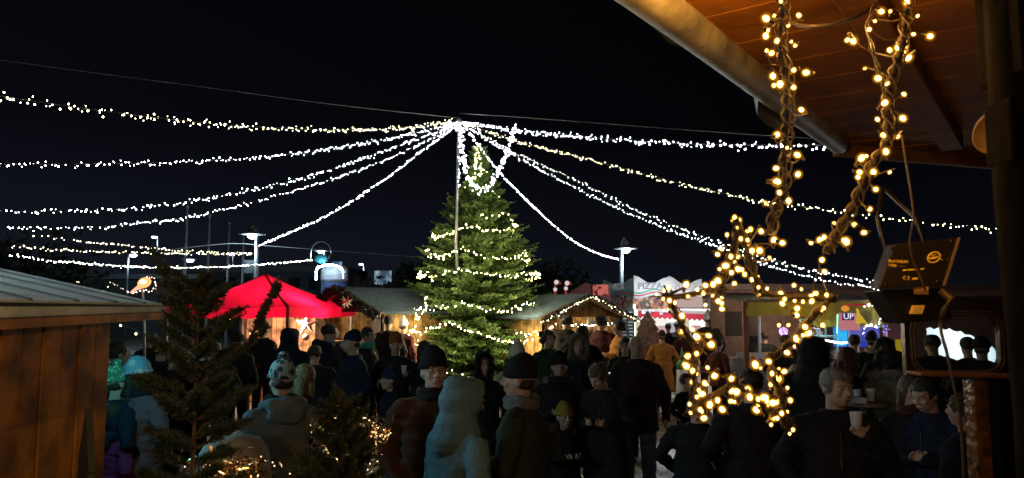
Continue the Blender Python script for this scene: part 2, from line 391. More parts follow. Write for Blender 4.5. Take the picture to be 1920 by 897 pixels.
string('light_string', 'short bright light string hanging straight down beside the pole', [P(861,232,14.9),P(862,280,14.9),P(861,330,14.9),P(859,352,14.9)], .035, cold, .011, .03, G1, 60)
def bare(name, label, pts, r=.006):
    t = MB(); t.tube(catmull(pts, .5), r, 5); tag(t.build(name, mat('grey_cable', (.22,.22,.23), .5), None, True, fixn=False), label, 'cable')
bare('steel_cable', 'thin bare steel cable high on the left, running to the pole top', PP([(862,222),(640,198),(400,166),(200,140),(0,113)], 15.6, 9), .004)
bare('steel_cable', 'thin bare cable crossing behind the tall left street lamp', PP([(300,470),(430,457),(486,460),(590,468),(780,482)], 24, 27), .012)
bare('steel_cable', 'thin bare cable from the pole top toward the roof corner', PP([(862,213),(1000,222),(1300,245),(1560,262)], 15.6, 6), .003)

# tree rings of lights
def tree_ring(label, rows, amp, nsw, spacing=.075, shrink=.98, a0=-PI, a1=PI, r=.017, lam=None, nobj=70):
    """rows: (py at left of front, py at right of front)"""
    pts = []
    N = 90
    for i in range(N+1):
        a = a0+(a1-a0)*i/N; s = math.sin(a)   # -1 left .. 1 right, front at a=0
        py = rows[0]+(rows[1]-rows[0])*(s+1)/2+amp*abs(math.sin(nsw*a+.6))
        z = ZH(py, TY); rr = tree_r(z)*shrink*(1+.08*math.sin(5*a+rows[0])); pts.append((TX+rr*s, TY-rr*math.cos(a), z))
    return string('light_chain', label, pts, spacing, treew, r, .035, 'light chains around the fir', nobj, cat='light chain', skip=.08)
tree_ring('warm light chain round the very tip of the fir', (285,300), 10, 2, .07)
tree_ring('warm light chain round the thin upper fir, under the white loop', (345,360), 8, 2, .09)
tree_ring('short warm light chain high on the fir, right half only', (395,400), 14, 2.5, .08, a0=.1, a1=1.6)
tree_ring('warm light chain at upper third of the fir, sagging right', (436,422), 12, 2, .06)
tree_ring('warm light chain at mid height of the fir, bunched at the left edge', (468,478), 16, 2.5, .06)
tree_ring('warm light chain just below the middle of the fir', (510,512), 10, 2.2, .06)
tree_ring('bright warm light chain level with the hut roofs', (566,568), 14, 2.5, .055)
tree_ring('lowest long warm light chain, swagged over the fir skirt', (596,612), 26, 2.0, .055, 1.04)
tree_ring('warm light chain near the foot of the fir behind the crowd', (682,690), 18, 2, .08, 1.0)
string('light_chain', 'light chain trailing off the left side of the fir skirt', [P(800,560,15.2),P(788,590,15.1),P(776,615,15.1),P(782,640,15.0),P(800,655,15)], .035, treew, .017, .07, 'light chains around the fir', 60, cat='light chain')
string('light_chain', 'light chain trailing off the right side of the fir skirt', [P(960,625,15.0),P(985,632,15.0),P(1010,618,15.1),P(1040,616,15.3)], .04, treew, .017, .05, 'light chains around the fir', 60, cat='light chain')
for (px, py, dy, pw) in [(835,455,-1.5,16),(960,455,-1.5,16),(900,345,-1.2,12),(825,560,-1.7,18),(980,570,-1.7,18),(900,530,-1.9,22),(810,640,-1.8,18),(975,650,-1.8,16),(890,640,-2.0,22)]:
    lamp('fir_glow', P(px, py, TY+dy), pw*1.9, (1,.86,.5), .12)
for (px, py, Y, pw) in [(865,240,14.4,30),(910,350,14.0,20)]: lamp('string_glow', P(px, py, Y), pw, (.9,.93,1), .15)

# central pole with spike
pole = thing('light_pole', 'thin grey steel pole beside the fir holding all the light strings', 'pole', (TOP.x, POLE_Y, 0))
b_ = MB(); b_.tube([(-.02,.75,0),(-.02,.75,2.2),(-.04,.0,3.4),(0,0,TOP.z)], [.04,.04,.035,.025], 10); b_.build('shaft', mat('galvanised', (.22,.23,.24), .5, .7), pole, True)
b_ = MB(); b_.lathe([(.0,.0),(.07,.0),(.07,.05),(.02,.12),(.0,.14)], (0,0,TOP.z-.03), 12); b_.build('cap', mat('galvanised', (.35,.36,.37)), pole, True)

# ------------------------------------------------------------------ street lamps, flag poles
white_lamp = emit('street_lamp_glow', (.80,.93,1), 14); steel = mat('lamp_steel', (.30,.33,.35), .4, .7); 
def street_lamp(label, px, py_lamp, Y, power, kind='dome', side=-1):
    x = GX(px, Y); z = ZH(py_lamp, Y); t = thing('street_lamp', label, 'street lamp', (x, Y, 0), group='street lamps round the square')
    k = 1
    ox = side*.16
    b = MB(); b.tube([(0,0,0),(0,0,z*.6),(0,0,z-.1)], [.085,.075,.06], 12); b.build('pole', steel, t, True)
    if kind == 'dome':
        b = MB(); b.tube([(0,0,z-.2),(0,0,z+.18),(ox*.5,0,z+.36),(ox,0,z+.34),(ox,0,z+.2)], .02, 8); b.build('bracket', steel, t, True)
        b = MB(); b.lathe([(.10,.28),(.12,.24),(.14,.12),(.17,.08),(.42,.03),(.43,.0),(.16,.0)], (ox,0,z), 24); b.build('shade', steel, t, True)
        b = MB(); b.lathe([(.15,-.005),(.15,-.06),(.09,-.13),(.02,-.15)], (ox,0,z), 18); b.build('lens', white_lamp, t, True)
        b = MB(); b.box((ox*1.4,0,z-1.05), (.32,.06,.42)); 
        if side < 0: b.build('sign_plate', mat('pale_sign', (.25,.33,.36), .5), t)
    elif kind == 'hoop':
        b = MB(); b.tube([(ox+.42*math.cos(a),0,z-.12+.5*math.sin(a)) for a in np.linspace(0, PI, 18)]+[(ox-.42,0,z-.35)], .025, 8)
        b.tube([(ox+.42,0,z-.12),(0,0,z-.5)], .025, 8); b.build('hoop', steel, t, True)
        b = MB(); b.lathe([(.05,.18),(.3,.04),(.32,0),(.14,0)], (ox,0,z), 20); b.build('shade', steel, t, True)
        b = MB(); b.lathe([(.14,-.005),(.1,-.08),(.02,-.1)], (ox,0,z), 16); b.build('lens', white_lamp, t, True)
    else:
        b = MB(); b.tube([(0,0,z-.15),(side*.3,0,z+.03)], .04, 8); b.build('bracket', steel, t, True)
        b = MB(); b.lathe([(.1,.12),(.36,.03),(.38,0),(.2,0)], (side*.3,0,z), 16); b.build('shade', steel, t, True)
        b = MB(); b.lathe([(.2,-.005),(.2,-.08),(.1,-.14)], (side*.3,0,z), 14); b.build('lens', white_lamp, t, True)
        ox = side*.3
    if power: lamp('street_light', (x+ox, Y, z-.3), power, (.62,.86,1), .15)
    return t
street_lamp('tall street lamp with domed shade behind the red gazebo', 478, 440, 24, 260)
street_lamp('street lamp with domed shade before the pizza stall banner', 1166, 467, 25.3, 320, side=1)
street_lamp('street lamp in a round hoop over the glowing kiosk', 607, 471, 30, 160, 'hoop')
street_lamp('small far street lamp, left and highest of the distant ones', 291, 444, 60, 60, 'far')
street_lamp('far street lamp with two arms left of the flagpoles', 236, 478, 45, 60, 'far', 1)
street_lamp('far street lamp next to the first flagpole', 342, 487, 40, 90, 'far', 1)
street_lamp('tiny far street lamp between the middle flagpoles', 434, 476, 70, 0, 'far')
street_lamp('far street lamp above the bare tree', 681, 495, 75, 80, 'far')
for k_, (x0, y0) in enumerate([(350,388),(393,404),(431,419),(459,440)]):
    Y = 34+3*k_; z = ZH(y0, Y)
    t = thing('flagpole', ['tallest white flagpole, leftmost of four bare ones','second bare white flagpole from the left','third bare white flagpole, behind the low light strings','thinnest flagpole, just left of the tall street lamp'][k_], 'flagpole', (GX(x0-6, Y), Y, 0), group='bare flagpoles')
    b = MB(); b.tube([(0,0,0),(0,0,z)], [.085,.05], 10); b.build('shaft', mat('flagpole_white', (.5,.53,.56), .4), t, True)
    b = MB(); b.ball((0,0,z), .08); b.build('finial', mat('flagpole_white', (.5,.53,.56), .4), t, True)
# unseen street lamp added at left to light the near roof and crowd
street_lamp('unseen street lamp added at the left behind the wooden hut', -760, 60, 3.6, 120, 'dome', 1)
# bulb hanging under the eave of the hut the view is taken from
# ------------------------------------------------------------------ huts and stalls
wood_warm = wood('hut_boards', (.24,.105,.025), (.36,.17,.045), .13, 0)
wood_warm_y = wood('hut_boards_side', (.30,.17,.06), (.48,.28,.11), .13, 1)
felt = mat('roof_felt', (.050,.078,.105), .85, var=.35, scale=9, bump=.5)
trim_w = mat('hut_trim', (.20,.12,.06), .7)
def hut(name, label, loc, rz, w_, d_, eave, ridge, roofm, open_face='front', cat='market hut', over=.22, group='wooden market huts', inside=(1,.75,.45), ipow=40, fm=None):
    fm = fm or wood_warm
    """gable faces local -Y; ridge along local Y"""
    t = thing(name, label, cat, loc, rz, group)
    th = .05; cz = .95
    def wl(c, d, m=wood_warm, nm='wall'):
        b = MB(); b.box(c, d); return b.build(nm, m, t)
    wl((-w_/2, d_/2, eave/2), (th, d_, eave), wood_warm_y); wl((w_/2, d_/2, eave/2), (th, d_, eave), wood_warm_y)
    wl((0, d_, eave/2), (w_-th-.004, th, eave))
    b = MB()
    if open_face == 'front':
        b.box((0, 0, cz/2), (w_-th-.004, th, cz))
        b.box((-w_/2+.19, 0, (cz+eave)/2), (.30, th, eave-cz)); b.box((w_/2-.19, 0, (cz+eave)/2), (.30, th, eave-cz))
    else: b.box((0, 0, eave/2), (w_-th-.004, th, eave))
    b.build('wall', fm, t)
    b = MB(); b.prism([(-w_/2, -.02, eave+.003), (w_/2, -.02, eave+.003), (0, -.02, ridge)], (0, .04, 0)); b.build('gable', fm, t)
    for s in (-1, 1):
        a = Vector((0,0,ridge+.04)); c = Vector((s*(w_/2+over), 0, eave-.04)); nrm = Vector((c.z-a.z, 0, -(c.x-a.x))).normalized()*.06
        if nrm.z < 0: nrm = -nrm
        b = MB(); b.prism([a+Vector((0,-over,0)), c+Vector((0,-over,0)), c+Vector((0,-over,0))+nrm, a+Vector((0,-over,0))+nrm], (0, d_+2*over, 0)); b.build('roof', roofm, t, bevel=.01)
        b = MB(); b.bar(a+Vector((0,-over-.02,-.02)), c+Vector((0,-over-.02,-.02)), .03, .14); b.build('bargeboard', trim_w, t)
    if open_face == 'front':
        b = MB(); b.box((0, -.12, cz+.02), (w_-.3, .42, .04)); b.build('counter', trim_w, t, bevel=.006)
        b = MB(); b.box((0, .35, 1.35), (w_-.8, .25, .03)); b.box((0, d_-.25, 1.3), (w_-.3, .25, .03)); b.box((0, d_-.25, 1.7), (w_-.3, .25, .03)); b.build('shelf', trim_w, t)
        o = lamp('hut_light', (0, d_*.45, eave-.15), ipow, inside, .12, parent=t)
    return t

# left near hut: frosted roof, planked wall running away from us
fj = None
t = thing('market_hut', 'near wooden hut with frosted grey roof, filling the left edge', 'market hut', (-2.05, 2.2, 0), 0, 'wooden market huts')
o_ = Vector((-2.05, 2.2, 0))
wx0, wx1 = P(-160, 600, 2.45), P(205, 600, 3.75)
A_ = Vector((-2.06, 1.6, 0))-o_; B_ = Vector((wx1.x, 3.75, 0))-o_
dirw = (B_-A_).normalized(); L_ = (B_-A_).length; nrm_ = Vector((dirw.y, -dirw.x, 0))
EV = 2.03
nb = int(L_/.132)
near_wood = wood('near_boards', (.17,.065,.004), (.46,.20,.012), .4, 2, groove=0)
b = MB()
for i in range(nb):
    c = A_+dirw*(L_-(i+.5)*.132); rot = Matrix((dirw, nrm_, Vector((0,0,1)))).transposed()
    b.box(c+Vector((0,0,EV/2))+nrm_*(.004*(i%2)), (.122, .022, EV), rot)
b.build('wall', near_wood, t, bevel=.004)
b = MB(); b.box((A_+B_)/2-nrm_*.03+Vector((0,0,EV/2)), (L_-.01, .03, EV-.02), Matrix((dirw, nrm_, Vector((0,0,1)))).transposed()); b.build('wall_backing', mat('dark_gap', (.02,.012,.008), .9), t)
b = MB(); q = B_; b.prism([q+Vector((0,0,0)), q-nrm_*2.6, q-nrm_*2.6+dirw*-.03, q+dirw*-.03], (0,0,EV)); b.build('wall', near_wood, t)
E1 = P(-200,606,2.35)-o_; E2 = P(314,585,4.25)-o_; K = P(-330,430,7.6)-o_; M_ = K+(E1-E2)
frost = mat('frosted_felt', (.50,.54,.50), .85, var=.3, scale=5, bump=.9, bscale=120)
E1u = P(-200,556,2.35)-o_; E2u = P(306,570,4.3)-o_
b = MB(); b.prism([E1u, E2u, K, M_], (0,0,-.012)); b.build('roof', frost, t, bevel=.004)
b = MB(); b.bar(E1u+Vector((-.02,.0,-.022)), E2u+Vector((-.02,0,-.022)), .05, .017); b.build('roof_gap_shade', mat('dark_gap', (.02,.012,.008), .9), t)  # dark bar paints in the shade between the roof layers
b = MB()
for f_ in (.18,.36,.54,.72,.88):
    a_ = E1u.lerp(E2u,f_); c_ = M_.lerp(K,f_); b.bar(a_+Vector((0,0,.003)), c_+Vector((0,0,.003)), .02, .008)
b.build('felt_joint', mat('felt_joint', (.10,.11,.10), .9), t)
b = MB(); d_ = (E2-E1).normalized()
b.add([E1+Vector((0,0,.0)), E2, E2+Vector((0,0,.030)), E1+Vector((0,0,.052)), E1+Vector((-.25,0,0)), E2+Vector((-.25,0,0)), E2+Vector((-.25,0,.035)), E1+Vector((-.25,0,.06))], [(0,1,2,3),(4,5,6,7),(0,1,5,4),(3,2,6,7),(0,3,7,4),(1,2,6,5)])
b.build('eave_strip', frost, t, bevel=.01)
b = MB(); b.bar(E1+Vector((-.01,0,-.022)), E2+Vector((-.03,0,-.022)), .04, .04); b.build('eave_board', near_wood, t)
# a cut-out fir ornament leaning on the near wall
b = MB()
prof = [(0,0),(.05,0),(.05,.08),(.15,.08),(.09,.2),(.12,.2),(.07,.31),(.09,.31),(0,.5)]
pts = [(x,0,z) for x, z in prof]+[(-x,0,z) for x, z in reversed(prof[1:-1])]
b.prism(pts, (0,.02,0)); fo = b.build('fir_cutout', mat('black_green_paint', (.012,.016,.01), .8)); fo.location = P(152, 940, 2.45); fo.rotation_euler = (0, 0, R(-50)); fo.location.z = 1.27
b2_ = MB(); b2_.box((0,.012,-.62),(.03,.02,1.3)); b2_.build('stake', mat('black_green_paint', (.012,.016,.01), .8), fo)
tag(fo, 'small dark fir-shaped cut-out against the near hut wall', 'decoration')

hutB = hut('market_hut', 'grey-roofed wooden hut left of the fir with a dark garlanded gable', (GX(662,16.4), 15.9, 0), R(-42), 2.4, 2.7, 1.98, 2.42, felt, 'front', ipow=0, fm=wood('shaded_boards', (.03,.018,.010), (.05,.03,.015), .13, 0))  # front and gable boards darkened to paint in their shade
hutC = hut('market_hut', 'wooden hut right of the fir, its gable edged with warm lights', (GX(1092,15.8), 15.6, 0), R(34), 2.1, 2.6, 1.88, 2.27, felt, 'front', ipow=45)
lamp('hut_wall_lamp', (GX(1010,14.8), 14.4, 1.9), 4, (1,.75,.35), .1)
lamp('hut_wall_lamp', (GX(770,15), 14.6, 1.9), 2, (1,.8,.4), .1)
def gable_lights(label, h, w_, eave, ridge, matl, over=.26, y=-.30, n=.05):
    M = h.matrix_basis
    pts = [M @ Vector(p) for p in [(-(w_/2+over), y, eave-.10), (-(w_/4+over/2), y, (eave+ridge)/2-.03), (0, y, ridge+.02), (w_/4+over/2, y, (eave+ridge)/2-.03), (w_/2+over, y, eave-.1)]]
    return string('light_string', label, pts, n, matl, .015, .02, 'light strings on hut gables', 60)
bpy.context.view_layer.update()
gable_lights('warm lights along the gable of the hut right of the fir', hutC, 2.1, 1.88, 2.27, dimw)
gable_lights('faint lights in the garland on the dark gable left of the fir', hutB, 2.4, 1.98, 2.42, emit('bulb_faint', (.8,.85,.9), 2.5), n=.14)
M = hutC.matrix_basis
string('light_string', 'row of icicle lights over the counter of the hut right of the fir', [M@Vector((x,-.05,z)) for x, z in [(-.9,1.7),(-.5,1.74),(0,1.7),(.45,1.74),(.85,1.68),(.88,1.4),(.9,1.1)]], .045, coldish, .017, .03, 'light strings on hut gables', 60)
# goods on counters of hut C
for k in range(7):
    t = MB(); t.lathe([(.04,0),(.045,.1),(.02,.14),(.02,.17)], (0,0,0), 10); o = t.build('jar', mat('jar_%d'%(k%3), [(.5,.1,.06),(.6,.5,.3),(.15,.3,.12)][k%3], .4), None, True)
    o.location = M@Vector((-.7+k*.23, .35, 1.366)); tag(o, 'small jar on the shelf inside the hut right of the fir', 'jar', 'jars on the hut shelf')

# moravian star + garland on hut B
M = hutB.matrix_basis
t = thing('paper_star', 'spiky red and white many-pointed star hanging at the dark gable', 'star ornament', P(649,567,14.6))
for k in range(18):
    ph = math.acos(1-2*(k+.5)/18); th = PI*(1+5**.5)*k; d = Vector((math.sin(ph)*math.cos(th), math.sin(ph)*math.sin(th), math.cos(ph)))
    b = MB(); b.tube([d*.03, d*.14], [.020,.002], 5); b.build('point', mat('star_paper_white' if k%3 else 'star_paper_red', (.8,.75,.65) if k%3 else (.6,.04,.04), .6), t)
b = MB(); b.ball((0,0,0), .05); b.build('core', emit('star_core', (.6,.04,.02), .6), t)
b = MB(); b.tube([(0,0,.05),(0,.9,.42)], .004, 5); b.build('cord', wire_m, t)

def garland(name, label, pts, r, seed, colr=(.03,.06,.02), dens=700, L=.05):
    rg = np.random.default_rng(seed); ln = catmull(pts, .03); o0 = ln[0].copy(); V = []; F = []
    for q in range(dens):
        p = ln[rg.integers(len(ln))]-o0; d = rg.normal(size=3); d /= np.linalg.norm(d); s = np.cross(d, rg.normal(size=3)); s /= np.linalg.norm(s)
        a = np.array(p)+d*r*.1; k = len(V); V += [a, a+d*r+s*L*.12, a+d*(r+L*.6), a+d*r-s*L*.12]; F.append((k,k+1,k+2,k+3))
    me = bpy.data.meshes.new(name); me.from_pydata([tuple(v) for v in V], [], F); me.materials.append(mat('garland_green', colr, .7, bump=0))
    o = bpy.data.objects.new(name, me); col.objects.link(o); o.location = o0; return tag(o, label, 'garland', 'fir garlands')
garland('garland', 'dark fir garland along the gable of the hut left of the fir', [M@Vector(p) for p in [(-1.4,-.33,1.9),(-.7,-.33,2.18),(0,-.33,2.45),(.7,-.33,2.18),(1.4,-.33,1.9)]], .07, 4, (.012,.022,.012), 1500, .12)
M = hutC.matrix_basis
garland('garland', 'fir garland along the lit gable of the hut right of the fir', [M@Vector(p) for p in [(-1.3,-.3,1.81),(-.65,-.3,2.05),(0,-.3,2.29),(.65,-.3,2.05),(1.3,-.3,1.81)]], .05, 5, (.03,.05,.02), 900, .07)

# ---- red gazebo
gx = GX(472, 14.8); t = thing('red_gazebo', 'bright red peaked gazebo lit from inside, left of the crowd', 'gazebo', (gx, 15.6, 0), R(-14))
hw = 1.36; zt = 2.10
red = translucent('red_canvas', (.50,.004,.035), .5)
b = MB(); N = 10; apex = Vector((0,0,2.78))
cs = [Vector((-hw,-hw,zt)), Vector((hw,-hw,zt)), Vector((hw,hw,zt)), Vector((-hw,hw,zt))]
vs = []; fs = []
for k in range(4):
    a, c = cs[k], cs[(k+1)%4]; o0 = len(vs)
    for i in range(N+1):
        for j in range(N+1):
            f = i/N; p = apex.lerp(a.lerp(c, j/N), f); p.z += -.07*math.sin(PI*f)-.045*math.sin(PI*j/N)*f+.03*noise.noise(Vector((j*.9+k*7,f*2.2,k)))*math.sin(PI*f); vs.append(p)
    for i in range(N):
        for j in range(N): q = o0+i*(N+1)+j; fs.append((q, q+1, q+N+2, q+N+1))
b.add(vs, fs); b.build('canopy', red, t, True)
for k in range(4):
    b = MB(); b.tube([apex.lerp(cs[k], i/10)+Vector((0,0,.004-.07*math.sin(PI*i/10))) for i in range(11)], .012, 6); b.build('seam', mat('seam_red', (.22,.004,.015), .8), t)
for k in range(4):
    a, c = cs[k], cs[(k+1)%4]; b = MB(); vs = []; fs = []
    for j in range(25):
        p = a.lerp(c, j/24); out = Vector((p.x,p.y,0)).normalized()*.03; p.z -= .035*math.sin(PI*j/24)
        vs += [p+out*.3, p+out*(1+.6*math.sin(j*1.3))-Vector((0,0,.13)), p+out*(1+.7*math.sin(j*1.3))-Vector((0,0,.20+.008*math.sin(j*2)))]
    for j in range(24):
        for q in range(2): fs.append((j*3+q, j*3+3+q, j*3+4+q, j*3+1+q))
    b.add(vs, fs); b.build('valance', red, t, True)
for (x, y) in ((-1,-1),(1,-1),(1,1),(-1,1)):
    b = MB(); b.box((x*(hw-.04), y*(hw-.04), 1.04), (.05,.05,2.08)); b.build('leg', mat('gazebo_leg', (.10,.05,.04), .5), t, bevel=.005)
    b = MB(); b.bar((x*(hw-.04), y*(hw-.04), 2.06), (0,0,2.72), .03); b.build('rafter', mat('gazebo_leg', (.10,.05,.04), .5), t)
lamp('gazebo_light', (.75,-.1,1.75), 260, (1,.80,.55), .08, parent=t)
lamp('gazebo_light', (-.6,-.2,2.2), 40, (1,.72,.62), .08, parent=t)
# the hut whose bright planked side shows under the gazebo
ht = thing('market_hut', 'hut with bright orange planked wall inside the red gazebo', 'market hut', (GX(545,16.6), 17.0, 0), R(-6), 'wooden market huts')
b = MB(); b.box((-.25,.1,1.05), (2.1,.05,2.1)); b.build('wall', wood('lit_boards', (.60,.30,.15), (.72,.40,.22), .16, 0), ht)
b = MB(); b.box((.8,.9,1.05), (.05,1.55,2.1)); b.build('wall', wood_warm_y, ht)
b = MB(); b.box((-.3,.9,2.16), (2.5,1.9,.05)); b.build('roof', felt, ht)
for x in (-.62,.62): 
    b = MB(); b.box((x,.04,1.05), (.09,.06,2.08)); b.build('batten', trim_w, ht)
b = MB(); b.box((-.1,-.22,.98), (2.0,.5,.04)); b.build('counter', trim_w, ht, bevel=.006)
b = MB(); b.box((-.1,-.40,.48), (1.9,.04,.94)); b.build('counter_front', wood_warm, ht)
def star5(R1, R2, th):
    pts = [Vector((math.sin(k*PI/5)*(R1 if k%2==0 else R2), 0, math.cos(k*PI/5)*(R1 if k%2==0 else R2))) for k in range(10)]
    v = pts+[Vector((0,-th,0)), Vector((0,th*.2,0))]
    f = [(k,(k+1)%10,10) for k in range(10)]+[((k+1)%10,k,11) for k in range(10)]; return v, f
st = thing('tin_star', 'grey tin star with a round bauble under it, hanging before the orange wall', 'star ornament', P(576,608,15.4))
b = MB(); v, f = star5(.24,.095,.04); b.add(v, f); b.build('star', mat('tin', (.28,.26,.25), .4, .8), st)
b = MB(); b.ball((-.02,0,-.27), .075); b.build('bauble', mat('bauble_grey', (.4,.35,.33), .3, .7), st, True)
b = MB(); b.tube([(0,0,-.2),(0,0,.2),(0,0,.48)], .004, 5); b.build('cord', wire_m, st)
# goods on that counter: bottles, jars, bowl
for k in range(9):
    b = MB(); h_ = .2+.1*rnd.random(); b.lathe([(.035,0),(.037,h_*.6),(.014,h_*.75),(.013,h_)], (0,0,0), 10)
    o = b.build('bottle', mat('bottle_%d'%(k%3), [(.6,.45,.4),(.3,.05,.04),(.65,.6,.55)][k%3], .25), None, True); o.location = ht.matrix_basis @ Vector((-1.0+.075*k, -.25+.05*(k%2), 1.004))
    tag(o, 'small bottle standing at the left end of the gazebo counter', 'bottle', 'bottles on the gazebo counter')
b = MB(); b.lathe([(.05,0),(.16,.06),(.17,.07),(.15,.06)], (0,0,0), 16); o = b.build('bowl', mat('bowl_white', (.7,.6,.55), .4), None, True); o.location = ht.matrix_basis @ Vector((.55,-.3,1.004)); tag(o, 'shallow pale bowl on the right end of the gazebo counter', 'bowl')
b = MB(); b.box((0,0,.5), (.9,.5,1.0)); b.box((0,0,1.02), (1.0,.6,.04)); o = b.build('crate_stack', mat('red_fabric', (.45,.03,.03), .8), None, bevel=.02); o.location = (GX(655,14.6), 14.6, .95-.15); o.scale = (.5,.6,.9)
o.name = 'red_counter'; tag(o, 'red draped counter between the gazebo and the grey-roofed hut', 'counter'); o.location.z = 0; o.scale = (.6,.6,1.3)

# ---- kiosk with LED outline, bare tree, far lit boards, low building
KY = 28.0; t = thing('led_kiosk', 'round-topped pale kiosk outlined in blazing blue-white LED tube', 'kiosk', (GX(620,KY), KY, 0))
s_ = KY/FPX; wv = 25*s_; zb = ZH(545,KY); z1 = ZH(528,KY); z2 = ZH(505,KY); z3 = ZH(500,KY)
b = MB(); b.lathe([(wv,0),(wv,z1-.02)], (0,.5,0), 24, sy=.7); b.build('body', mat('kiosk_navy', (.03,.05,.12), .5), t, True)
b = MB(); b.lathe([(wv*1.02,z1),(wv*1.02,z2),(wv*.8,z3+.05),(.05,z3+.1)], (0,.5,0), 28, sy=.7); b.build('dome', mat('kiosk_pale', (.35,.38,.38), .5), t, True)
b = MB(); b.lathe([(wv*1.04,z1+.05),(wv*1.04,z1+.16)], (0,.5,0), 28, sy=.72); b.build('band', mat('kiosk_grey', (.3,.28,.33), .5), t, True)
led = emit('led_blue_white', (.62,.82,1), 30, True)
arc = [(-wv,-.25,z1+.05),(-wv,-.28,z2-.1),(-wv*.85,-.3,z2+.1)]+[(wv*x,-.33,z3+.04-.14*x*x) for x in np.linspace(-.75,.75,9)]+[(wv*.9,-.3,z2),(wv,-.26,z2-.15)]
b = MB(); b.tube(arc, .035, 8); b.build('led_tube', led, t, True)
b = MB(); b.tube([(wv,-.26,z2-.2),(wv,-.26,z1+.1)], .022, 8); b.build('led_tube', emit('led_dim', (.7,.8,1), 5), t, True)
lamp('kiosk_light', (0,-.9,z2+.1), 22, (.45,.7,1), .2, parent=t)
b = MB(); b.lathe([(.04,0),(.25,.1),(.22,.3),(.05,.36)], (GX(600,KY)-GX(620,KY),0,ZH(495,KY)), 12); b.build('topper', mat('topper_teal', (.05,.3,.32), .5), t, True)
def board(label, x0, y0, x1, y1, Y, m, name='lit_board', extra=True):
    a = P(x0, y1, Y); c = P(x1, y0, Y); t = thing(name, label, 'lit sign', (a.x, Y, 0)); 
    b = MB(); b.box(((c.x-a.x)/2, 0, (a.z+c.z)/2), (c.x-a.x, .12, c.z-a.z)); b.build('panel', m, t)
    b = MB(); b.tube([((c.x-a.x)/2,.1,0),((c.x-a.x)/2,.1,a.z)], .12, 8); b.build('post', steel, t, True); return t
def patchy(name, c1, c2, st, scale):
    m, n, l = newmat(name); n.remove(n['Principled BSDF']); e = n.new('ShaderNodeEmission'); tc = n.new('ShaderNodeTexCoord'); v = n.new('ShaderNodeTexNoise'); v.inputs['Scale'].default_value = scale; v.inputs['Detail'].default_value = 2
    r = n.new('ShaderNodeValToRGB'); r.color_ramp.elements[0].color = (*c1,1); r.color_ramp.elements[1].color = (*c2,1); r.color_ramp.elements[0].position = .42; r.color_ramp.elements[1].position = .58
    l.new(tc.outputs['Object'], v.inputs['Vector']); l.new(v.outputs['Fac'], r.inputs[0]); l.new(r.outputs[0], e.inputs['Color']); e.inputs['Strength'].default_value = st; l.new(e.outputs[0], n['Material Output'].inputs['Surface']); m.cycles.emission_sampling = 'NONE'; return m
board('small pale lit board right of the glowing kiosk', 624, 491, 641, 503, 62, patchy('lit_pale', (.05,.1,.2), (.35,.5,.7), 1, 1.2))
board('pale blue lit shopfront far behind the bare tree', 702, 508, 734, 534, 60, patchy('lit_pale2', (.04,.07,.11), (.25,.38,.45), 1, .9))
def bare_tree(label, px, Y, h, seed, spread=1.0):
    t = thing('bare_tree', label, 'tree', (GX(px,Y), Y, 0), group='bare trees behind the huts'); rr = random.Random(seed); b = MB(); tr = MB()
    tr.tube([(0,0,0),(.05,0,h*.3),(0,0,h*.5)], [.14,.11,.07], 8)
    def br(p, d, L, r, n):
        q = p+d*L; b.tube([p, (p+q)/2+Vector((rr.gauss(0,.04),rr.gauss(0,.04),.03)), q], [r, r*.8, r*.6], 4)
        if n == 0: return
        for k in range(3): br(p+d*L*rr.uniform(.6,1), (d+Vector((rr.gauss(0,.5),rr.gauss(0,.5),rr.gauss(.1,.35)))).normalized(), L*.72, r*.6, n-1)
    for k in range(9): br(Vector((0,0,h*rr.uniform(.3,.5))), Vector((rr.gauss(0,.6)*spread, rr.gauss(0,.6), .8)).normalized(), h*.2, .05, 4)
    tr.build('trunk', mat('bark_dark', (.05,.04,.035), .9), t, True, fixn=False); b.build('crown', mat('bark_dark', (.05,.04,.035), .9), t, fixn=False)
bare_tree('bare twiggy tree between the kiosk and the pale lit shopfront', 682, 36, 3.9, 3, 1.3)
bare_tree('bare twiggy tree before the pale lit shopfront', 722, 40, 4.0, 5)
def tree_mass(label, px, Y, h, w_, seed):
    t = thing('dark_tree', label, 'tree', (GX(px,Y), Y, 0), group='dark trees beyond the square'); rg = np.random.default_rng(seed); V=[]; F=[]
    cs_ = [(rg.normal()*w_*.3, rg.normal()*w_*.2, h*rg.uniform(.4,.85), w_*rg.uniform(.15,.28)) for _ in range(14)]
    for q in range(2200):
        c = cs_[rg.integers(14)]; d = rg.normal(size=3); d /= np.linalg.norm(d); p = np.array(c[:3])+d*c[3]*rg.uniform(.5,1.1); s = rg.normal(size=3)*.14; u = rg.normal(size=3)*.14; k=len(V); V += [p, p+s, p+s+u, p+u]; F.append((k,k+1,k+2,k+3))
    me = bpy.data.meshes.new('crown'); me.from_pydata([tuple(v) for v in V], [], F); me.materials.append(mat('night_leaves', (.04,.055,.025), .8, bump=0)); o = bpy.data.objects.new('crown', me); col.objects.link(o); o.parent = t
    b = MB(); b.tube([(0,0,0),(0,0,h*.6)], [.25,.1], 8); b.build('trunk', mat('bark_dark', (.05,.04,.035), .9), t, True)
tree_mass('dark leafy tree beyond the square, right above the hut left of the fir', 770, 44, 4.9, 5, 1)
tree_mass('dark leafy tree beyond the square, behind the fir\'s right side', 1010, 44, 4.6, 6, 2)
tree_mass('dark leafy tree beyond the square at far left, over the frosted roof', 60, 40, 5.4, 8, 3)
bd = thing('office_building', 'long low dark building behind the flagpoles and red gazebo', 'building', (GX(470,58), 58, 0))
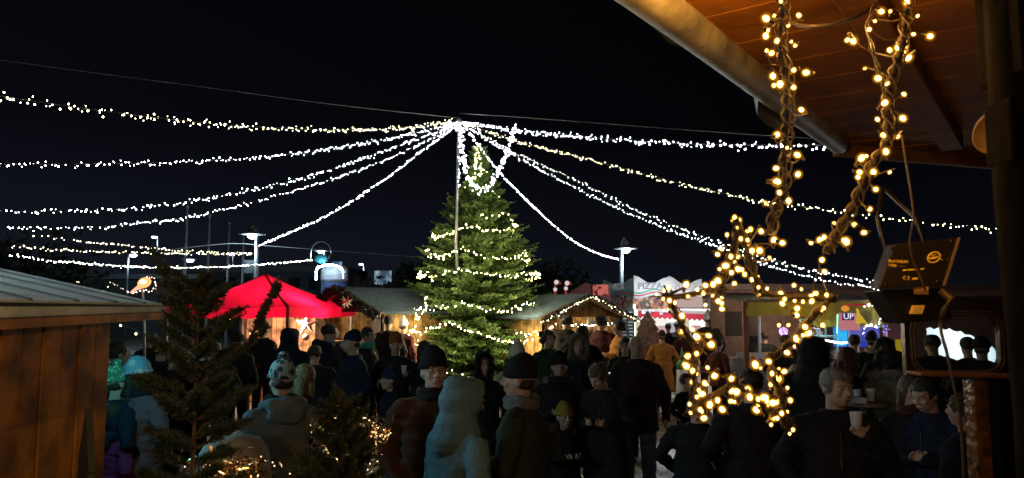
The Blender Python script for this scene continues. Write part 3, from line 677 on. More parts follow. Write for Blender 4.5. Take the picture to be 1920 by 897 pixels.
b = MB(); b.box((0,4,2.6), (15,8,5.2)); b.build('wall', mat('building_grey', (.16,.20,.24), .8, var=.15), bd)
b = MB(); b.box((0,-.2,5.0), (15.4,.5,.45)); b.build('parapet', mat('building_band', (.26,.3,.32), .8), bd)
for k in range(9):
    b = MB(); b.box((-6.6+k*1.65,-.02,3.9), (.95,.1,1.0)); f_ = b.build('window', mat('dark_window', (.02,.03,.05), .15), bd)
bh = thing('storage_building', 'dark flat-roofed building behind the left hut', 'building', (GX(120,50), 50, 0))
b = MB(); b.box((0,3,2.0), (18,6,4.0)); b.build('wall', mat('building_dark', (.10,.12,.13), .8), bh)
b = MB(); b.box((0,-.2,4.1), (18.4,.6,.3)); b.build('parapet', mat('building_band', (.26,.3,.32), .8), bh)
# glowing fish-like figure and lit hut roof over the left hut
fg = thing('lit_figure', 'orange glowing round lantern figure above the frosted hut roof', 'lantern figure', P(268,533,11))
b = MB(); b.ball((.02,0,.02), (.10,.08,.075), 16, rot=Euler((0,R(-25),0)).to_matrix()); b.build('body', emit('lantern_orange', (1,.42,.13), 1.6), fg, True)
b = MB(); b.ball((.03,-.06,.03), (.05,.03,.035), 10); b.build('hot_bulb', emit('lantern_core', (1,.75,.45), 5), fg, True)
b = MB(); b.tube([(-.03,0,-.03),(-.1,0,-.07),(-.17,0,-.13)], [.04,.025,.02], 8); b.build('tail', emit('lantern_pink', (1,.38,.28), 1.5), fg, True)
b = MB(); b.tube([(0,0,-.05),(0,.1,-.7),(0,.3,P(268,533,11).z*-1)], .02, 6); b.build('stand', steel, fg, True)
string('light_string', 'pinkish lights on the figure above the frosted roof', [P(238,545,11),P(252,548,11),P(265,545,10.9),(P(285,546,11)),P(292,530,11),P(284,520,11),P(268,524,11)], .03, emit('bulb_pink', (1,.62,.5), 10), .010, .015, 'small lights over the left hut', 60)
string('light_string', 'small warm lights outlining a far roof behind the frosted one', [P(196,545,12),P(208,530,12),P(222,535,12),P(234,543,12)], .04, emit('bulb_yellowish', (1,.8,.5), 6), .009, .012, 'small lights over the left hut', 60)
string('light_string', 'tiny lights poking over the frosted roof further left', [P(138,534,12),P(150,528,12),P(160,537,12)], .06, emit('bulb_yellowish', (1,.8,.5), 6), .008, .012, 'small lights over the left hut', 60)
# garland of lights seen between left hut and fir
string('light_string', 'sparse green-gold lights under the left hut eave, behind the heads', [P(206,605,7),P(235,612,7),P(262,622,7),P(290,640,7)], .12, emit('bulb_gold', (1,.8,.3), 8), .014, .03, 'small lights over the left hut', 60)
string('light_string', 'few gold lights on the dark stall left of the gazebo leg', [P(430,600,12),P(440,612,12),P(450,600,12),P(486,646,12)], .3, emit('bulb_gold', (1,.8,.3), 8), .017, .04, 'small lights over the left hut', 60)
# cyan-lit counter behind the left hut corner
cy = thing('lit_counter', 'turquoise glowing counter panel just past the corner of the left hut', 'counter', (GX(190,6.0), 6.0, 0), R(8))
b = MB(); b.box((0,0,.5), (.4,.4,1.0)); b.build('body', mat('counter_dark', (.05,.05,.05), .6), cy)
for zz, hh in ((1.56,.14),(1.30,.20)):
    b = MB(); b.box((0,-.1,zz), (.2,.06,hh)); b.build('panel', emit('turquoise_panel', (.10,.62,.66), .75), cy)
b = MB(); b.box((0,-.12,1.44), (.26,.05,.03)); b.box((-.13,0,1.3), (.03,.06,.65)); b.box((.13,0,1.3), (.03,.06,.65)); b.build('frame', mat('counter_dark', (.05,.05,.05), .6), cy)
lamp('turquoise_light', (GX(205,5.2), 5.2, 1.95), 14, (.15,.9,.95), .15)

# ---- red lit ornaments and gable behind hut C
t = thing('red_lit_gable', 'dark stall gable with a row of pink-red lit ornaments beneath the pizza sign', 'stall', (GX(1080,20), 20.5, 0))
b = MB(); b.prism([(-1.1,0,2.0),(1.0,0,2.0),(1.0,0,2.6),(.3,0,2.75),(-.2,0,2.45)], (0,.1,0)); b.build('gable', mat('dark_red_board', (.12,.03,.03), .7), t)
b = MB(); b.box((0,.3,1.0), (2.1,.5,2.0)); b.build('wall', mat('dark_red_board', (.12,.03,.03), .7), t)
b = MB(); b.box((.72,-.03,2.55), (.42,.04,.3)); b.build('lit_panel', patchy('lit_red', (.10,.008,.01), (.5,.13,.1), 1, 7), t)
for (px, py, hh) in ((1041,540,.36),(1061,538,.3)):
    o = thing('candy_cane', 'lit red and white candy cane, %s of the two above the grey roof' % ('larger' if hh > .33 else 'smaller'), 'ornament', P(px,py+12,19), group='candy cane ornaments')
    b = MB(); pts = [(0,0,-.45),(0,0,0),(0,0,hh*.6),(.03,0,hh*.85),(.09,0,hh*.9),(.13,0,hh*.7)]
    b.tube(catmull(pts,.03), .035, 8); me_o = b.build('cane', None or emit('cane_red', (.30,.05,.04), .6), o, True)
    b = MB(); b.ball((.03,-.03,hh*.85), .06); b.ball((0,-.03,.12), .05); b.build('white_stripe', emit('cane_white', (.75,.65,.62), .9), o, True)

# ---- pizza trailer
YP = 20.5; pz = thing('pizza_stall', 'pizza stall with wavy white banner roof and red-edged awning', 'food stall', (GX(1188,YP), YP, 0))
x0 = GX(1188,YP)
def lx(px, Y=YP): return GX(px,Y)-x0
banner = translucent('banner_white', (.8,.82,.84), .12, .6)
def banner_sec(pa, pb, topz, seed):
    """section of the wavy-topped sign between two plan points"""
    b = MB(); vs = []; fs = []; n_ = 24
    for i in range(n_+1):
        f = i/n_; p = Vector(pa).lerp(Vector(pb), f)
        zt_ = topz+.13*math.cos(2*PI*f)*.75-.05*f*seed
        zb_ = 2.38-.05*math.sin(2*PI*f+.8)-.02
        vs += [(p.x,p.y,zb_),(p.x,p.y,zt_),(p.x,p.y+.03,zb_),(p.x,p.y+.03,zt_)]
    for i in range(n_):
        q = i*4; r_ = q+4; fs += [(q,r_,r_+1,q+1),(q+2,q+3,r_+3,r_+2),(q+1,r_+1,r_+3,q+3),(q,q+2,r_+2,r_)]
    b.add(vs, fs); return b.build('banner', banner if seed > .5 else mat('banner_side', (.20,.29,.32), .6), pz, True)
S0 = (lx(1131,22.3), 22.3-YP, 0); S1 = (lx(1189), 0, 0); S2 = (lx(1254), 0, 0); S3 = (lx(1318), .05, 0)
banner_sec(S0, S1, 2.80, .2); banner_sec(S1, S2, 2.86, 1); banner_sec(S2, S3, 2.84, 1.6)
def stripe(pa, pb, z, h, m, dy=-.012):
    b = MB(); vs = []; fs = []; n_ = 24
    for i in range(n_+1):
        f = i/n_; p = Vector(pa).lerp(Vector(pb), f); zz = z-.05*math.sin(2*PI*f+.8); vs += [(p.x,p.y+dy,zz),(p.x,p.y+dy,zz+h)]
    for i in range(n_): fs.append((i*2,i*2+2,i*2+3,i*2+1))
    b.add(vs, fs); return b.build('stripe', m, pz)
for a_, c_ in ((S0,S1),(S1,S2)):
    stripe(a_, c_, 2.43, .035, mat('stripe_red', (.45,.05,.09), .6)); stripe(a_, c_, 2.50, .035, mat('stripe_green', (.02,.35,.25), .6))
ltr = mat('letter_grey', (.22,.26,.28), .5, bump=0); ltw = mat('letter_white', (.9,.92,.92), .4, bump=0)
ang = math.atan2(S1[1]-S0[1], S1[0]-S0[0])
text('·PIZZA', .25, ltw, pz, ((S0[0]+S1[0])/2,(S0[1]+S1[1])/2-.03,2.655), (PI/2,0,ang), .01, bold=.008)
text('PIZZA–', .25, ltr, pz, ((S1[0]+S2[0])/2+.03,-.03,2.655), bold=.008)
text('PIZZA', .235, mat('letter_pale', (.45,.47,.48), .5, bump=0), pz, ((S2[0]+S3[0])/2,-.02,2.63), bold=.006)
def food_mat(name, base, spots, scale):
    m, n, l = newmat(name); b = n['Principled BSDF']; tc = n.new('ShaderNodeTexCoord'); v = n.new('ShaderNodeTexVoronoi'); v.inputs['Scale'].default_value = scale
    r = n.new('ShaderNodeValToRGB'); r.color_ramp.interpolation = 'CONSTANT'; r.color_ramp.elements[0].color = (*spots[0],1); r.color_ramp.elements[1].position = .4; r.color_ramp.elements[1].color = (*base,1); k_ = r.color_ramp.elements.new(.7); k_.color = (*spots[1],1)
    sp_ = n.new('ShaderNodeSeparateColor'); l.new(tc.outputs['Object'], v.inputs['Vector']); l.new(v.outputs['Color'], sp_.inputs[0]); l.new(sp_.outputs[0], r.inputs[0]); l.new(r.outputs[0], b.inputs['Base Color']); return m
b = MB(); b.bar((S0[0],S0[1]+.03,2.16), (S1[0]-.01,.03,2.16), .03, .42); b.build('pizza_picture', food_mat('pizza_beige', (.42,.30,.17), [(.16,.03,.02),(.30,.24,.10)], 9), pz)
b = MB(); b.box(((S1[0]+lx(1262))/2,.03,2.2), (lx(1262)-S1[0],.03,.34)); b.build('pizza_picture', food_mat('pizza_red', (.30,.07,.03), [(.04,.02,.01),(.45,.25,.12)], 10), pz)
b = MB(); b.box(((lx(1264)+S3[0])/2,.03,2.22), (S3[0]-lx(1264),.03,.3)); b.build('lit_panel', emit('lit_pinkwhite', (.55,.40,.36), .9), pz)
for q_ in (-.13,.12):
    b = MB(); v_ = []; c0 = Vector((S0[0],S0[1],2.2)).lerp(Vector((S1[0],S1[1],2.2)), .35+q_*1.6)
    b.lathe([(.19,0),(.19,.02)], (0,0,0), 24); o = b.build('pizza_disc', food_mat('pizza_top%d'%(q_>0), (.5,.33,.16), [(.3,.05,.03),(.42,.36,.2)], 16), pz); o.location = c0+Vector((-.02,-.04,-.02)); o.rotation_euler = (PI/2,0,ang)
# body, awning
b = MB(); b.box((lx(1275),1.7,.55), (lx(1360)-lx(1190),.06,1.1)); b.box((lx(1275),2.1,2.0),(lx(1360)-lx(1190),2.0,.06)); b.build('body', mat('trailer_white', (.7,.7,.72), .5), pz)
b = MB(); b.box((lx(1275),.62,.52), (lx(1360)-lx(1190),.9,1.04)); b.build('counter', mat('trailer_white', (.7,.7,.72), .5), pz, bevel=.01)
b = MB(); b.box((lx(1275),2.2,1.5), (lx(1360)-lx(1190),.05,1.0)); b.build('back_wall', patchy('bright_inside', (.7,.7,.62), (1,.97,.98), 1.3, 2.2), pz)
cols_ = [(.75,.15,.2),(.85,.7,.2),(.7,.8,.75),(.9,.4,.45),(.4,.5,.6),(.9,.85,.6)]
for k in range(7):
    b = MB(); xx = lx(1196+k*24); hh = .28+.12*((k*37)%3); b.box((xx,2.1-(k%2)*.04,1.38+.04*(k%3)), (.26,.03,hh)); b.build('menu_sign', emit('menu_%d'%(k%6), tuple(.5*c+.25 for c in cols_[k%6]), .85), pz)
b = MB(); b.box((lx(1189),-.02,1.4), (.05,.05,1.5)); b.build('light_bar', emit('tube_white', (.85,.95,1), 4), pz)
b = MB(); vs = []; fs = []; n_ = 40; xa, xb = lx(1192), lx(1362)
for i in range(n_+1):
    f = i/n_; x = xa+(xb-xa)*f; s = .25*f
    vs += [(x,.35-.6*f,2.06-.10*f),(x,-.35-.6*f,1.98-.12*f),(x,-.37-.6*f,1.84-.11*f-.055*abs(math.sin(i*PI/2.0)))]
for i in range(n_): fs += [(i*3,i*3+3,i*3+4,i*3+1)]
b.add(vs, fs); b.build('awning_top', translucent('awning_grey', (.55,.55,.55), .4), pz, True)
b = MB(); b.add([v for k,v in enumerate(vs) if k%3], [(i*2,i*2+2,i*2+3,i*2+1) for i in range(n_)]); b.build('awning_valance', translucent('awning_red', (.36,.02,.035), .3), pz, True)
b = MB(); b.box((lx(1210),-.42,1.955), (.34,.02,.10)); b.box((lx(1237),-.5,1.935), (.2,.02,.10)); b.build('name_plate', mat('plate_white', (.85,.85,.88), .4), pz)
text('PIZZA', .09, mat('letter_navy', (.05,.05,.2), .4, bump=0), pz, (lx(1210),-.435,1.955)); text('BAR', .09, mat('letter_navy', (.05,.05,.2), .4), pz, (lx(1237),-.515,1.935))
lamp('stall_light', (lx(1240),.6,1.85), 120, (1,.93,.9), .1, parent=pz); lamp('stall_light', (lx(1320),.4,1.75), 45, (1,.95,.95), .1, parent=pz); lamp('stall_light', (lx(1235),-1.6,2.6), 130, (.9,.93,1), .1, parent=pz)  # last lamp added out front to brighten the banner and cobbles
# menu blackboard
mb = thing('menu_board', 'tall dark menu board with white lines of writing beside the pizza stall', 'menu board', (GX(1176,19.6), 19.6, 0))
b = MB(); b.box((0,0,1.2), (.36,.04,1.7)); b.build('board', mat('blackboard', (.03,.05,.05), .6), mb); 
b = MB()
for k in range(13):
    for q in range(2): b.box((-.09+q*.17+rnd.uniform(-.02,.02),-.025,1.95-k*.085), (.08+.05*rnd.random(),.006,.022))
b.build('lettering', mat('chalk', (.6,.65,.65), .6), mb)
for s in (-1,1):
    b = MB(); b.box((s*.17,0,.2), (.03,.04,.4)); b.build('leg', steel, mb)
# tiered cone decoration before the pizza stall
ct = thing('tiered_cone', 'tall brown-pink tiered cone decoration in front of the pizza stall', 'decoration', (GX(1214,17.5), 17.5, 0))
b = MB(); zc = ZH(584,17.5); prof = [(.02,zc),(.06,zc-.06),(.10,zc-.14),(.20,zc-.26),(.16,zc-.28),(.27,zc-.44),(.22,zc-.46),(.31,zc-.62),(.26,zc-.66),(.30,zc-.8),(.24,zc-.95),(.2,.1),(.25,0)]
b.lathe(prof, (0,0,0), 28); b.build('cone', mat('cone_brown', (.32,.20,.16), .8, var=.5, scale=12, bump=.6), ct, True)
b = MB()
for k in range(16): a = k*2.4; z = zc-.2-.035*k; rr = .12+.011*k; b.ball((rr*math.cos(a), rr*math.sin(a), z), .035, 8)
b.build('ornament', mat('cone_dots', (.55,.35,.3), .6), ct, True)
# green-capped white bottle-shaped bin
gb = thing('cone_bin', 'small white bin with green pointed lid on the wet cobbles', 'bin', (GX(1277,14.8), 14.8, 0)); zt_ = ZH(652,14.8)
b = MB(); b.lathe([(.13,0),(.15,.3),(.11,zt_-.42)], (0,0,0), 18); b.build('bin_body', mat('bin_white', (.7,.72,.7), .5), gb, True)
b = MB(); b.lathe([(.115,zt_-.418),(.11,zt_-.3),(.04,zt_-.22),(.012,zt_)], (0,0,0), 16); b.build('lid', mat('bin_green', (.03,.30,.13), .5), gb, True)

# ---- right side hall, snack stall
hl = thing('market_hall', 'long dark brown hall with low roof behind the right stalls', 'building', (GX(1335,23), 23, 0))
hx0 = GX(1335,23)
b = MB(); b.box((7.5,2,1.3), (15,4,2.6)); b.build('wall', mat('hall_brown', (.17,.10,.08), .85, var=.2), hl)
b = MB(); b.box((7.4,1.6,2.68), (15.6,5.6,.16)); b.build('roof', mat('hall_roof', (.08,.06,.055), .8), hl)
lamp('hall_wall_light', (GX(1420,20), 20.0, 2.2), 110, (1,.62,.45), .2)
YS = 14.0; sn = thing('snack_stall', 'snack stall with yellow tarpaulin front and blue-lit counter', 'food stall', (GX(1394,YS), YS, 0)); sx0 = GX(1394,YS)
def sx(px, Y=YS): return GX(px,Y)-sx0
yel = translucent('yellow_tarp', (.34,.27,.045), .4)
b = MB(); vs = []; fs = []; n_ = 50
for i in range(n_+1):
    f = i/n_; x = sx(1396)+(sx(1662)-sx(1396))*f
    zt_ = ZH(566,YS)+.02*f; zb_ = ZH(592,YS)-.01*math.sin(9*f*PI)-.22*min(1,max(0,f-.38)*8)
    for j in range(5):
        g = j/4; vs.append((x, -.04*math.sin(f*38)*g-.06*g+.02*math.sin(f*60+g*5), zt_+(zb_-zt_)*g))
for i in range(n_):
    for j in range(4): q = i*5+j; fs.append((q,q+5,q+6,q+1))
b.add(vs, fs); b.build('tarp_valance', yel, sn, True)
b = MB(); b.add([(sx(1396),0,ZH(566,YS)),(sx(1662),0,ZH(566,YS)),(sx(1662)+.4,3,2.45),(sx(1396),3,2.4)], [(0,1,2,3)]); b.build('tarp_roof', translucent('tarp_grey', (.3,.27,.2), .2), sn)
b = MB(); b.tube([(sx(1396),-.05,ZH(564,YS)),(sx(1662),-.05,ZH(562,YS))], .03, 8); b.build('front_rail', mat('rail_brown', (.2,.14,.1), .6), sn, True)
for px in (1397,1665):
    b = MB(); b.box((sx(px),.02,1.1), (.09,.09,2.2)); b.build('post', mat('post_orange', (.30,.10,.05), .7), sn, bevel=.005)
b = MB(); b.box((sx(1685),.3,1.15), (.30,.1,2.3)); b.build('side_wall', mat('post_orange', (.30,.10,.05), .7), sn)
b = MB(); b.box((sx(1530),2.4,1.2), (sx(1665)-sx(1396),.05,2.4)); b.build('back_wall', mat('snack_wall', (.20,.12,.10), .8), sn)
b = MB(); b.box((sx(1430),.7,1.15), (.62,.06,.10)); b.box((sx(1445),.7,1.55), (.05,.05,.9)); b.build('steel_counter', mat('brushed_steel', (.5,.47,.45), .35, .8), sn, bevel=.005)
b = MB(); b.box((sx(1440),.75,.72), (1.1,.5,.76)); b.build('steel_front', mat('brushed_dull', (.22,.18,.17), .5, .3), sn, bevel=.005)
b = MB(); b.box((sx(1425),1.2,1.75), (.65,.05,.5)); b.build('dark_hatch', mat('hatch', (.03,.015,.01), .7), sn)
# glass display case
b = MB(); b.box((sx(1543),.25,.6), (.56,.5,1.2)); b.build('case_base', mat('case_white', (.55,.55,.58), .5), sn, bevel=.01)
b = MB(); 
for (xx, yy) in ((1518,-.0),(1567,0),(1518,.5),(1567,.5)): b.box((sx(xx),yy,1.53), (.025,.025,.65))
for zz in (1.22,1.54,1.85): b.box((sx(1543),.25,zz), (.5,.5,.02))
b.build('case_frame', mat('case_teal', (.2,.45,.42), .4, .3), sn)
b = MB(); b.box((sx(1543),-.015,1.38), (.46,.01,.28)); b.box((sx(1543),-.015,1.70), (.46,.01,.28)); b.build('case_glass', glass('clear_glass'), sn)
b = MB(); b.tube(catmull([(sx(1510),-.06,1.56),(sx(1525),-.07,1.50),(sx(1548),-.07,1.46),(sx(1572),-.06,1.42),(sx(1586),-.06,1.44)],.05), .018, 6); b.build('led_strip', emit('led_strip_white', (.8,.85,1), 9), sn, True)
b = MB(); b.tube([(sx(1566),-.04,1.6),(sx(1568),-.04,1.95)], .008, 6); b.build('led_strip', emit('led_strip_green', (.3,1,.75), 4), sn)
for k,(px,z,c,r_) in enumerate([(1530,1.62,(.55,.2,.08),.07),(1545,1.6,(.4,.3,.15),.06),(1553,1.3,(.1,.2,.6),.07),(1532,1.3,(.35,.4,.2),.08),(1540,1.62,(.2,.2,.5),.05)]):
    b = MB(); b.ball((sx(px),.2,z+.03), (r_,r_,r_*.8), 10); b.build('food', mat('food_%d'%k, c, .6), sn, True)
lamp('stall_light', (sx(1500),.9,2.1), 32, (1,.78,.5), .1, parent=sn); lamp('case_light', (sx(1543),.25,1.8), 12, (1,.95,.9), .05, parent=sn); lamp('case_light', (sx(1536),.1,1.45), 5, (.8,.85,1), .05, parent=sn)
# blue cabinet + LED zigzag + lit window + yellow bracket
b = MB(); b.box((sx(1626),.5,1.55), (sx(1670)-sx(1585),.1,.46)); b.build('blue_panel', patchy('blue_panel', (.02,.05,.5), (.13,.13,.5), .8, 3), sn)
b = MB(); b.box((sx(1594),.42,1.55), (.28,.08,.42)); b.build('cyan_screen', patchy('cyan_screen', (.02,.16,.75), (.05,.6,.95), 1.0, 2.2), sn)
b = MB(); b.box((sx(1636),.3,2.02), (.28,.04,.34)); b.build('cream_window', emit('cream_lit', (.42,.36,.16), .6), sn)
b = MB(); b.box((sx(1636)-.16,.28,2.02), (.03,.06,.4)); b.box((sx(1636)+.16,.28,2.02), (.03,.06,.4)); b.box((sx(1636),.28,2.2), (.35,.06,.03)); b.build('window_frame', mat('rail_brown', (.2,.14,.1), .6), sn)
lamp('blue_light', (sx(1640),.1,1.6), 8, (.1,.2,1), .06, parent=sn)
string('light_string', 'icy light string zigzagging round the cream window of the snack stall', [P(1622,573,13.9),P(1648,572,13.9),P(1650,590,13.9),P(1648,608,13.9),P(1640,613,13.9),P(1625,609,13.9),P(1620,618,13.9),P(1618,632,13.9)], .035, cold, .013, .02, 'small lights at the snack stall', 80)
string('light_string', 'deep blue lights beside the cream window of the snack stall', [P(1650,612,13.8),P(1660,610,13.8),P(1666,618,13.8),P(1652,622,13.8)], .04, emit('bulb_blue', (.05,.1,1), 12), .014, .02, 'small lights at the snack stall', 60)
string('light_string', 'small white lights running down the orange post', [P(1694,600,11),P(1696,630,11),P(1695,660,11)], .07, emit('bulb_faint2', (.9,.8,.6), 3), .010, .01, 'small lights at the snack stall', 60)
for (px, Y, c_, nm) in ((1462,13.4,'violet','violet'),):
    b = MB(); b.ball((0,0,0), .08); o = b.build('party_light', emit('violet_light', (.45,.25,.95), 3), None, True); o.location = P(1469,622,13.6); tag(o, 'small violet light ball behind the snack counter', 'lamp')
# ice-cream style sign with letters, crane-shaped yellow figure
sg = thing('snack_sign', 'pink and orange snack sign with white letters on purple', 'sign', P(1592,597,13.2))
s_ = 13.2/FPX
b = MB(); b.box((0,0,-.06), (.36,.04,.30)); b.build('panel', emit('sign_pink', (.62,.22,.24), .75), sg)
b = MB(); b.box((-.03,-.03,.03), (.20,.02,.13)); b.build('patch', emit('sign_purple', (.06,.03,.16), .6), sg)
text('UP', .15, emit('sign_white', (.85,.85,.95), 1), sg, (-.03,-.045,.03))
b = MB(); b.ball((-.07,-.02,.17), (.075,.03,.055), 14); b.build('topping', emit('sign_orange', (.85,.35,.04), .8), sg, True)
b = MB(); b.bar((-.1,0,.22), (.32,0,.25), .04, .03); b.build('red_arm', emit('sign_red', (.5,.02,.04), .6), sg)
b = MB(); b.prism([(.12,-.05,.17),(.15,-.05,.17),(.17,-.05,.08),(.22,-.05,.02),(.30,-.05,-.10),(.24,-.05,-.08),(.12,-.05,-.10),(.10,-.05,-.02),(.13,-.05,.05)], (0,.03,0)); b.build('yellow_figure', emit('sign_yellow', (.75,.48,.04), .75), sg)
b = MB(); b.tube([(0,.05,-.2),(0,.3,-1.9+0)], .015, 6); b.build('stem', steel, sg)
# folding table of orange-lit wares at x~1340 with blue/white tub
tb = thing('white_tub', 'pale tub over a blue skirt at the end of the pizza stall', 'tub', (GX(1352,17), 17, 0))
b = MB(); b.box((0,0,1.28), (.34,.3,.32)); b.build('tub', mat('tub_white', (.6,.66,.7), .5), tb, bevel=.03)
b = MB(); b.box((0,0,.55), (.26,.26,1.1)); b.build('skirt', mat('tub_blue', (.12,.25,.5), .6), tb, bevel=.02)

# ---- white lit tent at far right, seen through the window of our hut
wt = thing('party_tent', 'white lit party tent seen through the rounded window', 'tent', (GX(1800,11), 11.2, 0))
whm = translucent('tent_white', (.8,.84,.86), .4)
tz = ZH(612,11.2)
b = MB(); vs = []; fs = []
xs = np.linspace(GX(1735,11.2)-GX(1800,11), GX(1885,11.2)-GX(1800,11), 22); zz = []
for i, x in enumerate(xs):
    f = i/21; zt_ = tz-.03-.95*.0-(.62*max(0,f-.12)**2.0)+.02*math.sin(i*2.3); vs += [(x,0,1.1),(x,0,zt_)]
for i in range(21): fs.append((i*2,i*2+2,i*2+3,i*2+1))
b.add(vs, fs); b.build('back_wall', whm, wt)
b = MB(); b.box((0,-.9,1.05), (1.2,.4,.05)); b.build('table', trim_w, wt)
lamp('tent_light', (-.1,-.45,tz-.15), 26, (.86,.96,1), .1, parent=wt); lamp('tent_light', (.35,-.4,tz-.35), 16, (.86,.96,1), .1, parent=wt); lamp('tent_light', (0,.6,1.5), 14, (.86,.96,1), .1, parent=wt)
ys = thing('yellow_board', 'yellow-green board on a red base left of the rounded window', 'sign', (GX(1694,9.5), 9.5, 0))
b = MB(); b.box((0,0,ZH(662,9.5)), (.24,.04,.34)); b.build('board', emit('board_yellow', (.30,.21,.012), .8), ys, bevel=.01); b = MB(); b.box((0,.03,.6), (.3,.05,1.2)); b.build('base', mat('base_red', (.2,.02,.02), .7), ys)
# ------------------------------------------------------------------ the hut overhead (upper right)
ZR = 3.1
Cc = P(1566,272,4.55); ZR = Cc.z
def at_z(px, py, z):
    v = P(px, py, 1)-Vector((0,0,CAMZ)); k = (z-CAMZ)/v.z; return Vector((0,0,CAMZ))+v*k
A1 = at_z(1195, 0, ZR); e1 = (Cc-A1); e1.z = 0; e1n = e1.normalized(); A0 = A1-e1n*2.6
D1 = at_z(1890, 300, ZR); e2n = (D1-Cc); e2n.z = 0; e2n.normalize(); D2 = D1+e2n*1.0
inn = Vector((e1n.y, -e1n.x, 0))   # into the roof, away from the eave edge
rf = thing('canopy_roof', 'orange-lit planked roof overhang in the upper right corner', 'roof overhang', Cc.copy())
def rl(v): return Vector(v)-Cc
soff = wood('soffit_boards', (.42,.20,.07), (.62,.32,.12), .2, 0, groove=.75)
# planks perpendicular to the eave: boards one by one
L1 = (Cc-A0).length; nbp = int(L1/.16)
ob = MB(); 
rfr = bpy.data.objects.new('soffit_frame', None)
b = MB()
for i in range(nbp):
    p0 = A0+e1n*(i*.16); w_ = .154
    # clip board length by the far edge line Cc->D
    L = 3.6
    q = [p0+inn*.10, p0+e1n*w_+inn*.10, p0+e1n*w_+inn*L, p0+inn*L]
    b.prism([rl(v)+Vector((0,0,.0015*(i%2))) for v in q], (0,0,.03))
# corner fill beyond C along e2
for i in range(12):
    p0 = Cc+e1n*(i*.16)
    s0 = (i*.16)/max(.05, e2n.dot(e1n)); st_ = Cc+e2n*s0; s1 = ((i+1)*.16-.006)/max(.05, e2n.dot(e1n)); st2 = Cc+e2n*s1
    b.prism([rl(v)+Vector((0,0,.004*(i%2))) for v in (st_, st2, st2+inn*3, st_+inn*3)], (0,0,.03))
b.build('soffit', mat('soffit_wood', (.42,.15,.016), .75, spec=.1, var=.35, scale=3, bump=.4, bscale=20), rf)
b = MB(); b.bar(rl(A0+inn*.62)+Vector((0,0,-.05)), rl(Cc+inn*.62+e1n*.1)+Vector((0,0,-.05)), .11, .09); b.build('rafter', mat('rafter_wood', (.26,.10,.018), .75, var=.3, scale=4, spec=.08), rf, bevel=.006)
b = MB(); b.bar(rl(A0+inn*1.45)+Vector((0,0,-.05)), rl(Cc+inn*1.45+e1n*.6)+Vector((0,0,-.05)), .11, .09); b.build('rafter', mat('rafter_wood', (.26,.10,.018), .75), rf, bevel=.006)
b = MB(); b.bar(rl(Cc)+Vector((0,0,-.035)), rl(D2)+Vector((0,0,-.035)), .05, .07); b.build('edge_board', mat('rafter_wood', (.26,.10,.018), .75), rf)
# round log / gutter along the eave
gl = catmull([rl(A0+inn*.05)+Vector((0,0,-.01)), rl(A1+inn*.05), rl(A1.lerp(Cc,.5)+inn*.045)+Vector((0,0,-.006)), rl(Cc+inn*.03)], .1)
b = MB(); b.tube(gl, [.085*(1-.25*i/len(gl)) for i in range(len(gl))], 20); b.build('gutter', mat('gutter_grey', (.34,.29,.20), .5, var=.4, scale=7, bump=.5, bscale=25), rf, True)
# torn felt edge
b = MB(); vs = []; fs = []; n_ = 60
for i in range(n_+1):
    p = rl(A0.lerp(Cc, i/n_))-inn*.01; wv = .012*noise.noise(Vector((i*.35,0,0)))+(.03 if 44 < i < 50 else 0)
    vs += [p+Vector((0,0,.07)), p-inn*(.035+wv)+Vector((0,0,.02-wv)), p-inn*(.02+wv)+Vector((0,0,-.03-wv*2))]
for i in range(n_):
    for j in range(2): fs.append((i*3+j, i*3+3+j, i*3+4+j, i*3+1+j))
b.add(vs, fs); b.build('felt_edge', mat('felt_edge', (.30,.27,.25), .6, bump=.6), rf, True)
b = MB(); q = [rl(A0)-inn*.02, rl(Cc)-inn*.02, rl(D2), rl(D2)+inn*2.5-e1n*1.0, rl(A0)+inn*3.7]; b.prism([v+Vector((0,0,.05)) for v in q], (0,0,.03)); b.build('roof_deck', mat('roof_deck', (.03,.025,.02), .9), rf)
# hanging cable loop under the roof
t = MB(); t.tube(catmull([at_z(1470,8,ZR-.05), at_z(1485,42,ZR-.14), at_z(1530,50,ZR-.2), at_z(1590,38,ZR-.18), at_z(1650,8,ZR-.05)], .04), .006, 8); tag(t.build('power_cable', mat('cable_dark', (.05,.04,.03), .4), None, True, fixn=False), 'dark power cable looped under the planked roof', 'cable')
# disc lamp shade, unlit
ls = thing('enamel_shade', 'orange-white enamel lamp shade, cut off by the right post', 'lamp', at_z(1872,246,ZR-.42))
b = MB(); b.lathe([(.01,.07),(.03,.06),(.065,.03),(.082,-.005),(.083,-.009),(.078,-.006),(.055,.018),(.01,.03)], (0,0,0), 32); b.build('shade', mat('enamel', (.75,.50,.32), .35, bump=0), ls, True).rotation_euler = (R(-52), R(10), 0)
b = MB(); b.tube([(0,0,.1),(0,.02,.42)], .008, 6); b.build('cord', wire_m, ls)
# dark post at the right edge
ps = thing('corner_post', 'near black wooden post filling the right edge', 'post', (GX(1968,1.35), 1.35, 0))
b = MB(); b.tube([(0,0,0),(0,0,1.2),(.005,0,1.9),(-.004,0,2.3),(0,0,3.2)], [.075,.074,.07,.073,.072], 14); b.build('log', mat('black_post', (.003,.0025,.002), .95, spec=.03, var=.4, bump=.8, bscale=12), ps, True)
b = MB(); b.box((-.055,0,2.42), (.04,.08,.12)); b.box((.0,0,2.62),(.13,.13,.2)); b.build('bracket', mat('black_post', (.02,.016,.012), .85), ps, bevel=.006)

